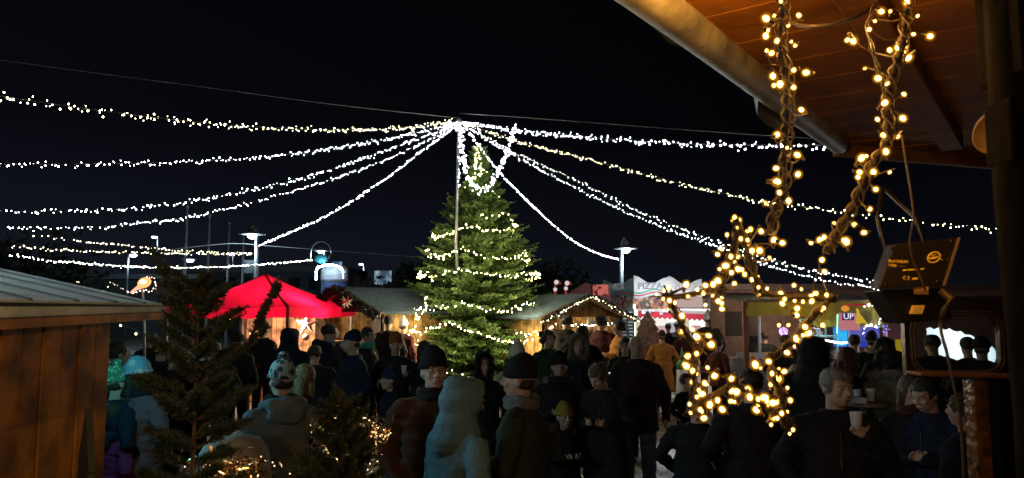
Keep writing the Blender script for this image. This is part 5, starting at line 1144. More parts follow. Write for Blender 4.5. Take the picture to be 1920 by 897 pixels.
def person(label, px, top, h=None, Y=None, face=0, coat='black', legs='dark', arm=('pocket','pocket'), hat=None, hatc='black', hair='short', hairc=(.03,.02,.012),
           clen=.82, hood=None, hoodc=None, fur=(.10,.075,.05), scarf=None, puffer=False, head=(0,0), lean=(0,0), width=1.0, near=None, glasses=False, child=False, tone=0, group=None, stance='stand', backpack=False, face2=True):
    """face: degrees, 0 looks at us, 90 looks to picture right, 180 away"""
    if Y is None: Y = FPX*(CAMZ-h)/(top-HOR)
    h = h or ZH(top, Y)
    Y = float(Y); x = GX(px, Y); t = thing('person', label, 'person', (x, Y, 0), R(face), group=group)
    S = h/1.76; t.scale = (S*width, S*width, S)
    if near is None: near = Y < 8.8
    vx = (.0085 if Y < 8.8 else .013) if near else .021
    hs = 1.28 if child else 1.0   # head scale
    hc = Vector((0, -.012, 1.52)); Rh = Euler((R(head[1]), 0, R(head[0]))).to_matrix()
    lx_, ly_ = lean
    def T(p):   # lean of the upper body about the hip
        p = Vector(p); k = max(0, p.z-.95); a = R(ly_); b2 = R(lx_)
        return Vector((p.x+k*math.sin(b2), p.y-k*math.sin(a), p.z-k*(1-math.cos(a))*1.0))
    def H(p):   # a point given relative to the untilted head, in the 1.76 m body
        p = (Vector(p)-Vector((0,0,1.52)))*hs; return T(hc)+Rh @ (p)+Vector((0,0,0))
    def hb(b, p, r, rot=None): b.ball(H(p), tuple(q*hs for q in r), 14, 0, Rh if rot is None else Rh @ rot)
    # legs
    st = .10 if stance == 'stand' else .09; fw = {'stand': (0,0), 'walk': (-.22,.24), 'step': (-.08,.06)}[stance]
    LEG = []
    for s, f in ((-1, fw[0]), (1, fw[1])):
        LEG.append((s, Vector((s*.09,0,.93)), Vector((s*st*1.05, f*.45-.02, .50)), Vector((s*st*1.1, f, .09 if f <= .1 else .14))))
    # body: one surface
    b = MB()
    hb(b, (0,.008,1.655), (.074,.093,.098)); hb(b, (0,-.022,1.60), (.060,.068,.080)); hb(b, (0,-.050,1.555), (.032,.034,.028))
    if near:
        hb(b, (0,-.084,1.667), (.052,.014,.010)); cap(b, H((0,-.088,1.655)), H((0,-.110,1.618)), .009*hs, .0135*hs); 
        for s in (-1,1):
            hb(b, (s*.014,-.098,1.612), (.009,.009,.007)); hb(b, (s*.040,-.066,1.618), (.020,.020,.022)); hb(b, (s*.076,.008,1.628), (.008,.018,.031))
        hb(b, (0,-.088,1.585), (.022,.012,.006)); hb(b, (0,-.087,1.576), (.019,.012,.007)); 
    else: cap(b, H((0,-.088,1.650)), H((0,-.112,1.612)), .014*hs, .018*hs)
    cap(b, T((0,.012,1.42)), H((0,.012,1.58)), .056, .052)
    loft(b, [(z, T((0,0,z)).x, T((0,0,z)).y+cy, rx, ry) for z, cy, rx, ry in [(.82,0,.10,.09),(.9,0,.15,.10),(1.08,0,.13,.09),(1.28,0,.155,.10),(1.40,.01,.16,.085),(1.46,.01,.07,.06)]])
    armpts = []
    for s, a in ((-1, arm[0]), (1, arm[1])):
        sh = T((s*.175,.01,1.405)); el, wr, hd = [T((s*q[0], q[1], q[2])) for q in ARMS[a]]; armpts.append((s, sh, el, wr, hd, a))
        cap(b, sh, el, .045, .038); cap(b, el, wr, .038, .026)
        # hand: palm, four fingers, thumb
        hdv = (hd-wr).normalized(); side = hdv.cross(Vector((0,0,1))); side = side.normalized() if side.length > .1 else Vector((1,0,0)); nr = side.cross(hdv)
        cap(b, wr+hdv*.02, wr+hdv*.075, .026, .030)
        if near and a != 'pocket':
            for k in range(4):
                o0 = wr+hdv*.085+nr*((k-1.5)*.019)+side*0; ln_ = [.036,.042,.040,.030][k]
                kn = o0+hdv*ln_; tp = kn+(hdv*.3-side*s*.9).normalized()*ln_*.8
                cap(b, o0, kn, .0095, .0085, 2, 8); cap(b, kn, tp, .0085, .0075, 2, 8)
            tb0 = wr+hdv*.045+nr*.026; cap(b, tb0, tb0+(hdv*.55+nr*.35-side*s*.55).normalized()*.055, .012, .009, 2, 8)
        elif a != 'pocket': cap(b, wr+hdv*.07, wr+hdv*.13, .026, .02)
    for s, hp, kn, an in LEG:
        cap(b, hp, kn, .075, .052); cap(b, kn, an, .05, .036); cap(b, an+Vector((0,.02,-.045)), an+Vector((0,-.12,-.055)), .035, .03)
    lowv = max(vx, .0085)
    me = remesh(b, lowv if near else .018, 3 if near else 2, name='body', mats=[skin(tone)]); putmesh(me, t)
    # trousers
    tv = .013 if near else .024
    b = MB()
    for s, hp, kn, an in LEG:
        cap(b, hp, kn, .098, .076); cap(b, kn, an+Vector((0,0,.0)), .076, .062)
    b.ball((0,0,.93), (.175,.125,.12), 16)
    lm = col_m(legs); sd = rnd.uniform(0,50)
    me = remesh(b, tv, 3, (lambda v, n_: noise_arr(v, (9,9,22), sd, .008)+.02*np.minimum(np.abs(noise_arr(v, (6,6,14), sd+3, 1.0)), .3)) if near else None, name='trousers', mats=[lm]); putmesh(me, t)
    for s, hp, kn, an in LEG:
        b = MB(); c0 = an; b.lathe([(.045,0),(.05,.02),(.05,.05),(.03,.075)], (0,0,0), 12, sx=.9, sy=2.3)
        o = b.build('shoe', mat('shoe_dark', (.02,.018,.016), .45), t, True); o.location = (c0.x, c0.y-.045, c0.z-.088); o.rotation_euler = (R(-18) if c0.z > .1 else 0, 0, 0)
    # coat
    b = MB(); zl = clen; fl = max(0, .82-zl); pf = .018 if puffer else 0
    secs = [(zl, 0, .20+fl*.10+pf, .150+fl*.10+pf), (zl+.02, 0, .205+fl*.10+pf, .155+fl*.1+pf), ((zl+1.08)/2, 0, .200+fl*.04+pf, .150+fl*.04+pf), (1.08,-.005,.185+pf,.140+pf), (1.22,-.005,.185+pf,.142+pf), (1.33,0,.192+pf,.134+pf), (1.41,.005,.172+pf*.6,.108+pf*.6), (1.455,.01,.115,.090), (1.50,.01,.082,.080)]
    secs = sorted(secs); loft(b, [(T((0,0,z)).z if z>.95 else z, T((0,0,z)).x, T((0,0,z)).y+cy, rx, ry) for z, cy, rx, ry in secs], 24)
    for s, sh, el, wr, hd, a in armpts:
        sh2 = sh+Vector((s*.004,0,-.012)); e2 = el; w2 = wr+(hd-wr)*(.25 if a != 'pocket' else .9)
        cap(b, sh2, e2, .070+pf*.7, .058+pf*.5); cap(b, e2, w2, .060+pf*.5, .046+pf*.4)
    cap(b, T((-.12,.01,1.43)), T((.12,.01,1.43)), .055, .055)
    sd2 = rnd.uniform(0,50)
    def dcoat(v, n_):
        d = noise_arr(v, (5,5,8), sd2, .010)+noise_arr(v, (13,13,38), sd2, .007)
        cr_ = np.abs(noise_arr(v, (4.5,4.5,11), sd2+9, 1.0)); d += (.008 if coat == 'hoodie' else .022)*np.minimum(cr_, .35)-.004
        if puffer: d += .010*np.abs(np.sin(v[:,2]*PI/.075))-.006
        return d
    me = remesh(b, .013 if near else .022, 4, dcoat if near else (lambda v, n_: noise_arr(v, (8,8,14), sd2, .02)), name='coat', mats=[col_m(coat)]); putmesh(me, t)
    if near:
        b = MB(); 
        ys_ = [(z, -(ry+.004)) for z, cy, rx, ry in secs if zl+.05 < z < 1.42]
        b.tube([T((0.004*math.sin(z*30), y-.006+0, z)) for z, y in ys_], .004, 6); b.build('zip', mat('zip_metal', (.12,.12,.12), .4, .8), t, True)
    # headgear, hair
    hcm = mat('hair_%.3f'%sum(hairc), hairc, .6, var=.5, scale=30, bump=.8, bscale=90)
    def scalp(grow=0, back=.012):
        b = MB(); hb(b, (0,back,1.672), (.082+grow,.098+grow,.094+grow)); return b
    def fuzz(amp, f=22): 
        s3 = rnd.uniform(0,50); return lambda v, n_: noise_arr(v, (f,f,f), s3, amp)
    hm = None
    if hat is None and hood != 'up' and hair:
        if hair == 'bald': pass
        else:
            b = scalp(.004 if hair == 'short' else .014)
            if hair in ('long','bob'):
                L = .30 if hair == 'long' else .14
                for s in (-1,1): cap(b, H((s*.062,.03,1.66)), H((s*.075,.035,1.66-L)), .04, .03)
                cap(b, H((0,.06,1.66)), H((0,.075,1.66-L)), .06, .05)
            if hair == 'bun': hb(b, (0,.11,1.70), (.05,.045,.045))
            if hair == 'curly':
                for q in range(10): a = q*.63; hb(b, (.085*math.cos(a), .03+.075*math.sin(a), 1.66+.05*math.sin(q*2.1)), (.045,.045,.05))
            hv = .009 if near else .02
            iH = Rh.transposed(); oH = T(hc)
            def cutf(c): 
                q = iH @ (Vector(c)-oH)/hs+Vector((0,0,1.52)); return q.y < -.042 and q.z < 1.70 and abs(q.x) < .066
            hm = remesh(b, hv, 2, fuzz(.012 if hair in ('curly','bun') else .007, 40 if near else 18), name='hair', mats=[hcm], cut=cutf)
    if hm: putmesh(hm, t)
    if hat and hair in ('long','bob','bun'):
        b = MB()
        for s in (-1,1): cap(b, H((s*.060,.035,1.62)), H((s*.078,.03,1.40)), .035, .028)
        cap(b, H((0,.07,1.62)), H((0,.08,1.38)), .05, .045); putmesh(remesh(b, .012 if near else .022, 2, fuzz(.008,30), name='hair', mats=[hcm]), t)
    elif hat and hair == 'short':
        b = MB(); hb(b, (0,.03,1.625), (.077,.070,.055)); putmesh(remesh(b, .012 if near else .022, 2, fuzz(.004,30), name='hair', mats=[hcm]), t)
    if hat in ('beanie','pom','cap','knit'):
        b = MB(); iH = Rh.transposed(); oH = T(hc)
        big = .006 if hat != 'cap' else .002
        hb(b, (0,.014,1.70), (.079+big,.095+big,.094+big)); hb(b, (0,.03,1.745), (.058,.068,.068))
        if hat != 'cap':
            b.tube([H((.079*math.cos(a), .010+.094*math.sin(a), 1.672-.006*math.sin(a))) for a in np.linspace(0,2*PI,25)], .016*hs, 8, cap=False)
        def cutb(c): q = iH @ (Vector(c)-oH)/hs+Vector((0,0,1.52)); return q.z < 1.652
        hmm = HATM.get(hatc) or col_m(hatc)
        me = remesh(b, .009 if near else .02, 2, (lambda v, n_: .0035*np.sin(np.arctan2(v[:,0]-oH.x, v[:,1]-oH.y)*26)) if near else None, name='hat', mats=[hmm], cut=cutb); ho = putmesh(me, t)
        if hat in ('pom','knit'):
            b = MB(); hb(b, (0,.015,1.815), (.036,.036,.034)); me = remesh(b, .007 if near else .014, 0, fuzz(.012,70), name='pompom', mats=[hmm]); pq = putmesh(me, ho)
        if hat == 'cap':
            b = MB(); hb(b, (0,-.125,1.688), (.062,.062,.008)); putmesh(b.mesh('cap_peak', hmm, True), ho)
    if hood == 'up':
        b = MB(); hb(b, (0,.006,1.670), (.098,.122,.118)); hb(b, (0,.045,1.64), (.096,.108,.125)); hb(b, (0,.02,1.58), (.098,.104,.12)); cap(b, T((0,.02,1.40)), H((0,.03,1.56)), .145, .098); hb(b, (0,.055,1.715), (.080,.10,.080)); hb(b, (0,-.03,1.69), (.090,.104,.095))
        iH = Rh.transposed(); oH = T(hc)
        def cuth(c): q = iH @ (Vector(c)-oH)/hs+Vector((0,0,1.52)); return q.y < -.055 and abs(q.x) < .090 and 1.47 < q.z < 1.775
        me = remesh(b, .011 if near else .02, 5, lambda v, n_: noise_arr(v, (9,9,20), sd2, .008)+.012*np.minimum(np.abs(noise_arr(v, (5,5,13), sd2+4, 1.0)), .3), name='hood', mats=[col_m(hoodc or coat)], cut=cuth); ho = putmesh(me, t)
        ho.modifiers.new('thick', 'SOLIDIFY').thickness = .012
        if fur is not None:
            rg = np.random.default_rng(int(px)); V=[]; F=[]
            for q in range(1500 if near else 500):
                a = rg.uniform(0,2*PI); c = H((.085*math.cos(a), -.068, 1.62+.135*math.sin(a))); d = Vector((rg.normal()+math.cos(a)*1.3, rg.normal()-.6, rg.normal()+math.sin(a)*1.3)).normalized(); s_ = d.cross(Vector(rg.normal(size=3))).normalized()*.003
                c = c+Vector(rg.normal(size=3)*.010); k = len(V); V += [c-s_, c+s_, c+d*.045]; F.append((k,k+1,k+2))
            me = bpy.data.meshes.new('fur_trim'); me.from_pydata([tuple(v) for v in V], [], F); me.materials.append(mat('fur_%.3f'%sum(fur), fur, .8, bump=0)); putmesh(me, ho)
    elif hood == 'down':
        b = MB(); pts = [T((.125*math.cos(a), .035+.105*math.sin(a), 1.475+.02*math.sin(a))) for a in np.linspace(-.55, PI+.55, 14)]
        b.tube(pts, [.032+.022*math.sin(PI*i/13) for i in range(14)], 10); b.ball(T((0,.135,1.425)), (.13,.06,.085), 14)
        me = remesh(b, .012 if near else .022, 3, lambda v, n_: noise_arr(v, (12,12,18), sd2, .014), name='hood', mats=[col_m(hoodc or coat)]); ho = putmesh(me, t)
    elif hood == 'furcollar':
        rg = np.random.default_rng(int(px)); V=[]; F=[]
        for q in range(1300 if near else 500):
            a = rg.uniform(-.8,PI+.8); c = T((.125*math.cos(a), .03+.11*math.sin(a), 1.50+.03*math.sin(a))); d = Vector((rg.normal()+math.cos(a), rg.normal()+math.sin(a), rg.normal()+.5)).normalized(); s_ = d.cross(Vector(rg.normal(size=3))).normalized()*.004
            c = c+Vector(rg.normal(size=3)*.018); k = len(V); V += [c-s_, c+s_, c+d*.05]; F.append((k,k+1,k+2))
        me = bpy.data.meshes.new('fur_collar'); me.from_pydata([tuple(v) for v in V], [], F); me.materials.append(mat('fur_%.3f'%sum(fur), fur, .8, bump=0)); putmesh(me, t)
    if scarf:
        b = MB()
        for k in range(2): b.tube([T((.085*math.cos(a), .0+.085*math.sin(a), 1.485+k*.035+.008*math.sin(3*a+k))) for a in np.linspace(0,2*PI,22)], .028, 8)
        putmesh(remesh(b, .011 if near else .02, 2, lambda v, n_: noise_arr(v, (30,30,30), sd2, .010), name='scarf', mats=[col_m(scarf)]), t)
    if near and face2 and abs(((face+head[0]+180)%360)-180) < 120:
        for s in (-1,1):
            b = MB(); hb(b, (s*.031,-.077,1.646), (.0115,.0115,.0115)); putmesh(b.mesh('eye', mat('eye_white', (.45,.43,.40), .2, bump=0), True), t)
            b = MB(); hb(b, (s*.031,-.0845,1.646), (.0058,.0058,.0058)); putmesh(b.mesh('iris', mat('iris_dark', (.02,.014,.01), .15, bump=0), True), t)
            b = MB(); cap(b, H((s*.016,-.093,1.667)), H((s*.046,-.082,1.668)), .0036*hs, .0028*hs); putmesh(b.mesh('eyebrow', hcm, True), t)
        b = MB(); hb(b, (0,-.0975,1.5805), (.020,.0045,.0055)); putmesh(b.mesh('mouth', mat('lips', (.30,.12,.10), .5, bump=0), True), t)
    if glasses:
        g = MB()
        for s in (-1,1): g.tube([H((s*.033+.024*math.cos(a), -.102, 1.645+.018*math.sin(a))) for a in np.linspace(0,2*PI,16)], .0018, 6, cap=False); g.tube([H((s*.057,-.10,1.65)), H((s*.078,0,1.648))], .0018, 6)
        g.tube([H((-.009,-.104,1.648)), H((.009,-.104,1.648))], .0018, 6); g.build('glasses', mat('glasses_metal', (.2,.2,.2), .3, .9), t, True)
    if backpack:
        b = MB(); b.box((0,0,0), (.30,.16,.42)); o = b.build('rucksack', col_m('grey'), t, bevel=.05); o.location = T((0,.22,1.2))
    PEOPLE.append(t); return t, S, armpts, T, H
def held(kind, who, label, side=1, off=(0,-.02,.05), group=None):
    t, S, armpts, T, H = who; hd = [a[4] for a in armpts if a[0] == side][0]; p = Vector(hd)+Vector(off)
    bpy.context.view_layer.update(); wpos = t.matrix_world @ p; b = MB()
    if kind == 'cup': b.lathe([(.026,0),(.036,.095),(.037,.098),(.033,.096),(.03,.088)], (0,0,-.05), 20); m = mat('paper_cup', (.68,.68,.66), .5)
    elif kind == 'mug': 
        b.lathe([(.035,0),(.040,.02),(.040,.09),(.037,.09),(.035,.08)], (0,0,-.04), 20); m = mat('mug_white', (.75,.75,.74), .25)
    elif kind == 'napkin':
        for k in range(6):
            a = k*1.05; b.add([(0,0,-.10),(.06*math.cos(a),.04*math.sin(a),.02),(.035*math.cos(a+.5),.03*math.sin(a+.5),.06),(.05*math.cos(a+1.05),.04*math.sin(a+1.05),.02)], [(0,1,2,3)])
        m = mat('napkin_white', (.75,.75,.73), .8)
    elif kind == 'phone': b.box((0,0,0), (.07,.01,.14)); m = mat('phone_black', (.02,.02,.02), .2)
    o = b.build(kind, m, None, kind != 'napkin' and kind != 'phone'); o.location = wpos
    if kind == 'mug':
        h_ = MB(); h_.tube([(.040+.022*math.sin(a), 0, .005+.028*math.cos(a)) for a in np.linspace(.1, PI-.1, 10)], .006, 8); h_.build('handle', m, o, True)
    tag(o, label, kind, group); return o
def pattern_mat(name, c1, c2, scale, zb):
    m, n, l = newmat(name); b = n['Principled BSDF']; b.inputs['Roughness'].default_value = .9; tc = n.new('ShaderNodeTexCoord'); v = n.new('ShaderNodeTexVoronoi'); v.inputs['Scale'].default_value = scale; l.new(tc.outputs['Object'], v.inputs['Vector'])
    r = n.new('ShaderNodeValToRGB'); r.color_ramp.elements[0].color = (*c2,1); r.color_ramp.elements[1].color = (*c1,1); r.color_ramp.elements[0].position = zb; r.color_ramp.elements[1].position = zb+.08
    l.new(v.outputs['Distance'], r.inputs[0]); l.new(r.outputs[0], b.inputs['Base Color']); 
    w_ = n.new('ShaderNodeTexNoise'); w_.inputs['Scale'].default_value = 120; l.new(tc.outputs['Object'], w_.inputs['Vector']); bp = n.new('ShaderNodeBump'); bp.inputs['Strength'].default_value = .7; bp.inputs['Distance'].default_value = .004; l.new(w_.outputs['Fac'], bp.inputs['Height']); l.new(bp.outputs[0], b.inputs['Normal']); return m
HATM = dict(nordic=pattern_mat('nordic_knit', (.30,.42,.42), (.02,.05,.06), 20, .42), starry=pattern_mat('starry_knit', (.012,.018,.05), (.4,.42,.45), 17, .13), greenknit=pattern_mat('green_knit', (.06,.22,.13), (.35,.6,.42), 30, .3),
            bluewhite=pattern_mat('bluewhite_knit', (.2,.36,.5), (.5,.5,.5), 12, .3), mustard=cloth('mustard', (.30,.22,.03)), orangeknit=cloth('orangeknit', (.30,.10,.02)), cream=cloth('creamknit', (.50,.47,.38)), black=cloth('blackknit', (.012,.010,.010)), navy=cloth('navyknit', (.012,.015,.03)), whiteh=cloth('whiteknit', (.55,.55,.55)), brownh=cloth('brownknit', (.05,.03,.02)))
for k_, m_ in list(HATM.items()): pass
GC = 'visitors in the crowd'
GA = (.20,.18,.16)
# near row
person('person in pale blue hooded fleece, hood up, seen from behind at front', 862, 714, 1.66, face=128, coat='hoodie', hood='up', fur=None, arm=('pocket','hold'), clen=.66, head=(-6,14), width=1.17, group=GC)
w_ = person('person with glasses and black beanie in a rust brown padded jacket', 815, 660, 1.80, face=12, coat='brown', hat='beanie', hatc='black', hair='short', hairc=GA, arm=('pocket','pocket'), clen=.84, head=(6,-4), glasses=True, width=1.04, puffer=True, scarf='dark', group=GC)
person('person in black beanie and long dark olive coat, turned away to the left', 978, 675, 1.76, face=-108, coat='olive', hat='beanie', hatc='black', hair='short', arm=('pocket','hold'), clen=.62, head=(4,2), width=1.05, scarf='grey', tone=1, group=GC)
person('person in patterned knit hat and grey-blue parka, back turned, left of centre', 533, 681, 1.70, face=-152, coat='greyblue', hat='knit', hatc='nordic', hair='short', arm=('pocket','hold'), clen=.72, hood='down', hoodc='greyblue', head=(14,2), width=1.06, scarf='black', group=GC)
person('person with olive-blond hair just right of the patterned hat', 574, 684, 1.62, face=170, coat='dark', hair='bob', hairc=(.20,.17,.07), arm=('hold','pocket'), group=GC)
person('person in fur-edged black hood and long black coat in front of the fir', 907, 662, 1.64, face=8, coat='black', hood='up', fur=(.012,.010,.010), arm=('pocket','pocket'), clen=.8, hair=None, head=(14,0), width=.9, group=GC)
person('person in cream bobble hat and light scarf, behind the olive coat', 970, 648, 1.68, face=178, coat='beige', hat='pom', hatc='cream', hair='long', hairc=(.2,.15,.09), scarf='cream', arm=('hold','hold'), group=GC)
w_ = person('person in dark beanie and thick scarf holding a white napkin', 1048, 665, 1.62, face=2, coat='black', hat='beanie', hatc='black', hair='short', scarf='dark', arm=('hold','hold'), clen=.6, hood='down', hoodc='grey', width=1.08, group=GC)
held('napkin', w_, 'crumpled white paper napkin held in front of a black coat', 1, (-.03,-.06,.04))
person('child in mustard knit hat and dark furry-hooded jacket in front of the napkin holder', 1057, 766, 1.16, face=16, coat='dark', hat='beanie', hatc='mustard', hair='short', hairc=(.2,.12,.05), arm=('hold','hold'), clen=.82, child=True, hood='furcollar', fur=(.12,.08,.04), width=1.1, group=GC)
w_ = person('person in fur-ringed hat holding out a white mug', 1082, 630, 1.74, face=4, coat='black', hood='up', hoodc='black', fur=(.22,.18,.13), hair=None, arm=('pocket','cup'), clen=.7, width=1.08, near=True, group=GC)
held('mug', w_, 'white mug held by the person in the fur-ringed hat', 1, (0,-.05,.04))
w_ = person('person with tied brown hair bending over their hands, long black coat', 1136, 676, 1.60, face=-28, coat='black', hair='bun', hairc=(.10,.055,.03), arm=('hold','hold'), clen=.42, head=(-18,32), lean=(0,10), width=1.0, group=GC)
person('bald person in dark brown coat and blue jeans, right of the long black coat', 1192, 628, 1.78, face=-10, coat='brown2', legs='denim', hair='bald', arm=('down','down'), clen=.72, head=(6,0), width=1.1, scarf=None, group=GC)
person('person peering out behind the bald man\'s shoulder', 1171, 648, 1.66, Y=10.4, face=-14, coat='dark', hair='bob', hairc=(.06,.035,.02), near=True, group=GC)
person('person with tousled brown hair in dark green jacket at the right side of the fir', 1027, 622, 1.76, face=30, coat='green', hair='curly', hairc=(.05,.028,.015), arm=('pocket','hold'), near=True, Y=10.6, group=GC)
person('person with big olive fur hood seen from behind, above the mug holder', 1091, 614, Y=12, face=175, coat='dark', hood='up', hoodc='olive', fur=(.16,.11,.05), hair=None, width=1.15, group=GC)
# left cluster
for (px_, tp_, Y_, f_, c_, ht_, lb_) in [(305,640,9.5,170,'dark','beanie','person in black beanie deep in shadow between left hut and near fir'),
    (352,632,10.5,150,'navy',None,'shadowed dark-haired person right behind the near fir stem'),(402,640,9.2,190,'dark',None,'shadowed person just right of the near fir stem'),
    (448,628,11.2,165,'black','beanie','shadowed person in beanie left of the orange wall, nearer to the fir'),(330,655,8.9,120,'maroon','cap','person in dark flat cap hidden by the near fir boughs'),
    (592,648,9.6,185,'black',None,'dark-haired person right above the olive-blond head'),(286,626,12.5,175,'dark',None,'distant shadowed person under the gold lights by the left hut')]:
    person(lb_, px_, tp_, Y=Y_, face=f_, coat=c_, hat=ht_, hatc='black', hair='short', width=1.2, near=False, group=GC)
person('person in dark hood, wide black silhouette before the orange wall', 545, 618, 1.76, face=170, coat='navy', hood='up', fur=None, hair=None, arm=('hold','hold'), width=1.3, group=GC)
person('large person in dark jacket with grey-edged hood, right of the orange wall', 618, 608, Y=11.4, face=120, coat='navy', hair='short', hood='down', hoodc='navy', width=1.3, group=GC)
person('person in dark flat cap and navy coat looking left', 663, 624, 1.78, face=-62, coat='navy', hat='cap', hatc='navy', hair='short', arm=('pocket','pocket'), clen=.6, width=1.2, tone=1, group=GC)
person('person with glasses and mint green shawl looking right', 690, 610, 1.80, Y=10.9, face=72, coat='dark', hair='short', hairc=(.04,.03,.02), hood='down', hoodc='teal', glasses=True, near=True, scarf='teal', group=GC)
w_ = person('person in orange knit beanie holding a drink near the fir', 743, 628, 1.74, face=10, coat='black', hat='beanie', hatc='orangeknit', hair='short', arm=('pocket','cup'), near=True, group=GC)
held('cup', w_, 'pale cup held by the person in the orange beanie', 1)
person('child in navy knit hat with white stars and light jeans', 733, 700, 1.32, face=-60, coat='navy', legs='jean_light', hat='beanie', hatc='starry', hair='short', child=True, group=GC)
person('person with long brown hair from behind, at the left foot of the fir', 797, 640, 1.66, face=160, coat='dark', hair='long', hairc=(.07,.035,.02), near=True, group=GC)
person('person in green patterned knit hat beside the left hut corner', 226, 691, 1.60, face=150, coat='navy', hat='pom', hatc='greenknit', hair='short', group=GC)
person('person in blue and white knit hat with mauve coat, half hidden by the near fir', 264, 676, 1.66, face=165, coat='mauve', legs='magenta', hat='beanie', hatc='bluewhite', hair='long', scarf='black', clen=.72, width=1.15, group=GC)
person('child in magenta and blue snow jacket at the left hut corner', 226, 762, 1.30, face=150, coat='magenta', legs='navy', hood='down', hoodc='navy', hair='short', child=True, width=1.15, group=GC)
person('tall dark-haired person behind the green knit hat', 224, 640, 1.76, face=140, coat='dark', hair='short', group=GC)
person('dark-clad person in shadow before the grey-roofed hut', 728, 592, Y=14.4, face=170, coat='dark', hair='short', group=GC, width=1.1)
person('person in rust red coat before the grey-roofed hut, by the fir', 757, 600, Y=14.9, face=150, coat='maroon', hat='pom', hatc='whiteh', hair='short', group=GC)
person('short person in black between the two dark jackets at the gazebo', 640, 640, 1.6, face=200, coat='black', hair='long', group=GC)
person('person in dark hat at the left end of the gazebo counter', 495, 604, Y=13, face=165, coat='dark', hat='beanie', hatc='brownh', hair='short', group=GC)
# centre right, mid distance
person('tall person in dark coat left of the lit gable counter', 1061, 590, Y=14.6, face=160, coat='dark', hair='curly', width=1.1, group=GC)
person('person with swept hair in maroon-brown coat before the lit gable', 1127, 592, Y=14.2, face=140, coat='maroon', hair='bun', width=1.2, group=GC)
person('person in black and orange jacket turned left, right of the lit gable', 1160, 602, Y=13.6, face=-75, coat='orange', legs='black', hair='curly', arm=('hold','hold'), clen=.98, backpack=True, group=GC)
person('stall keeper in white cap inside the lit gable hut', 1107, 600, Y=16.3, face=0, coat='rust', hat='beanie', hatc='whiteh', hair='short', group=GC)
person('person in knee-length orange coat facing the pizza stall', 1240, 622, Y=15.4, face=178, coat='orange', legs='dark', hat='beanie', hatc='brownh', hair='short', clen=.42, width=1.12, group=GC)
person('person in dark red coat beside the green-lidded bin', 1283, 612, Y=16.2, face=185, coat='maroon', hair='long', clen=.5, group=GC)
person('person in dark coat at the pizza counter, small silhouette', 1252, 606, Y=18.6, face=180, coat='dark', hair='short', group=GC)
person('second small silhouette at the pizza counter, taller', 1269, 603, Y=18.8, face=172, coat='dark', hair='short', group=GC)
person('person in pointed white hat near the end of the pizza stall', 1327, 588, Y=16.5, face=150, coat='dark', hat='pom', hatc='whiteh', hair='short', group=GC)
person('person in brown coat with yellow stripe behind the hanging star', 1345, 640, 1.55, Y=13.0, face=120, coat='rust', hair='short', group=GC)
person('person with long dark hair in black coat, taller of the pair before the brown hall', 1385, 598, Y=17.2, face=165, coat='black', hair='long', clen=.5, legs='dark', width=1.0, stance='step', group=GC)
person('person in dark jacket close left of the long-haired one', 1371, 612, Y=17.0, face=110, coat='dark', hair='short', stance='step', group=GC)
person('child with dark hood right of the standing pair', 1412, 626, Y=16.4, face=150, coat='black', hood='up', fur=None, hair=None, width=1.2, group=GC)
person('person in dark coat bending toward the steel counter', 1437, 622, Y=15.2, face=190, coat='dark', hair='short', width=1.1, lean=(0,12), group=GC)
person('dark silhouette seen behind the lower right star tip', 1470, 628, Y=12.8, face=160, coat='dark', hair='short', width=1.2, group=GC)
# right foreground
person('person standing dark behind the star with a gap between the legs', 1404, 690, 1.64, face=175, coat='dark', legs='black', hair='short', clen=.80, width=1.15, group=GC)
person('short person in black jacket, lowest silhouette left below the star', 1303, 742, 1.36, face=160, coat='black', legs='black', hair='short', width=1.3, clen=.6, group=GC)
person('small child behind the left side of the star', 1283, 700, 1.2, Y=9.6, face=30, coat='dark', hair='short', child=True, group=GC)
w_ = person('grey-haired person in black jacket holding a paper cup, right foreground', 1560, 688, 1.72, face=-16, coat='black', legs='jean_light', hair='short', hairc=(.17,.15,.13), arm=('pocket','sip'), clen=.74, head=(28,6), width=1.12, group=GC)
held('cup', w_, 'white paper cup in the hand of the grey-haired person', 1)
person('person in bulky brown fur-edged hood behind the grey-haired one', 1522, 636, 1.80, face=150, coat='dark', hood='up', hoodc='dark', fur=(.09,.055,.03), hair=None, width=1.3, group=GC)
person('short-haired child facing us at the right edge of the star', 1488, 690, 1.46, face=10, coat='dark', hair='bald', hairc=(.1,.07,.05), child=True, near=True, group=GC)
person('brown-haired person from behind, above the grey-haired head', 1585, 653, 1.70, face=165, coat='black', hair='bob', hairc=(.12,.075,.05), group=GC)
person('person in dark cap and beige collar at the blue counter', 1632, 625, Y=10.8, face=175, coat='black', hat='beanie', hatc='navy', hair='short', scarf='beige', group=GC)
person('person with dark hair left of the beige collar at the blue counter', 1600, 628, Y=11, face=170, coat='black', hair='short', width=1.1, group=GC)
person('dark-haired person with pale hand raised, behind the green parka', 1655, 634, Y=9.2, face=160, coat='dark', hair='curly', near=True, group=GC)
person('person in olive green parka with pale fur hood, back turned', 1664, 655, 1.70, face=150, coat='parka', hair='curly', hairc=(.015,.012,.01), arm=('hold','hold'), clen=.68, hood='furcollar', fur=(.3,.3,.24), width=1.1, group=GC)
person('person with brown hair in black coat and scarf, lower right, facing us', 1700, 704, 1.60, face=-6, coat='black', hair='bob', hairc=(.08,.05,.035), arm=('hold','pocket'), scarf='maroon', head=(0,4), clen=.6, group=GC)
person('person in dark navy jacket bending left, lower right', 1752, 702, 1.62, face=-64, coat='navy', hair='short', hairc=(.035,.03,.03), arm=('pocket','hold'), head=(0,22), lean=(0,10), width=1.06, puffer=True, backpack=True, group=GC)
person('person in grey-blue padded jacket partly behind the wet post', 1800, 735, 1.56, face=-150, coat='navy', hair='short', hood='down', width=1.1, group=GC)
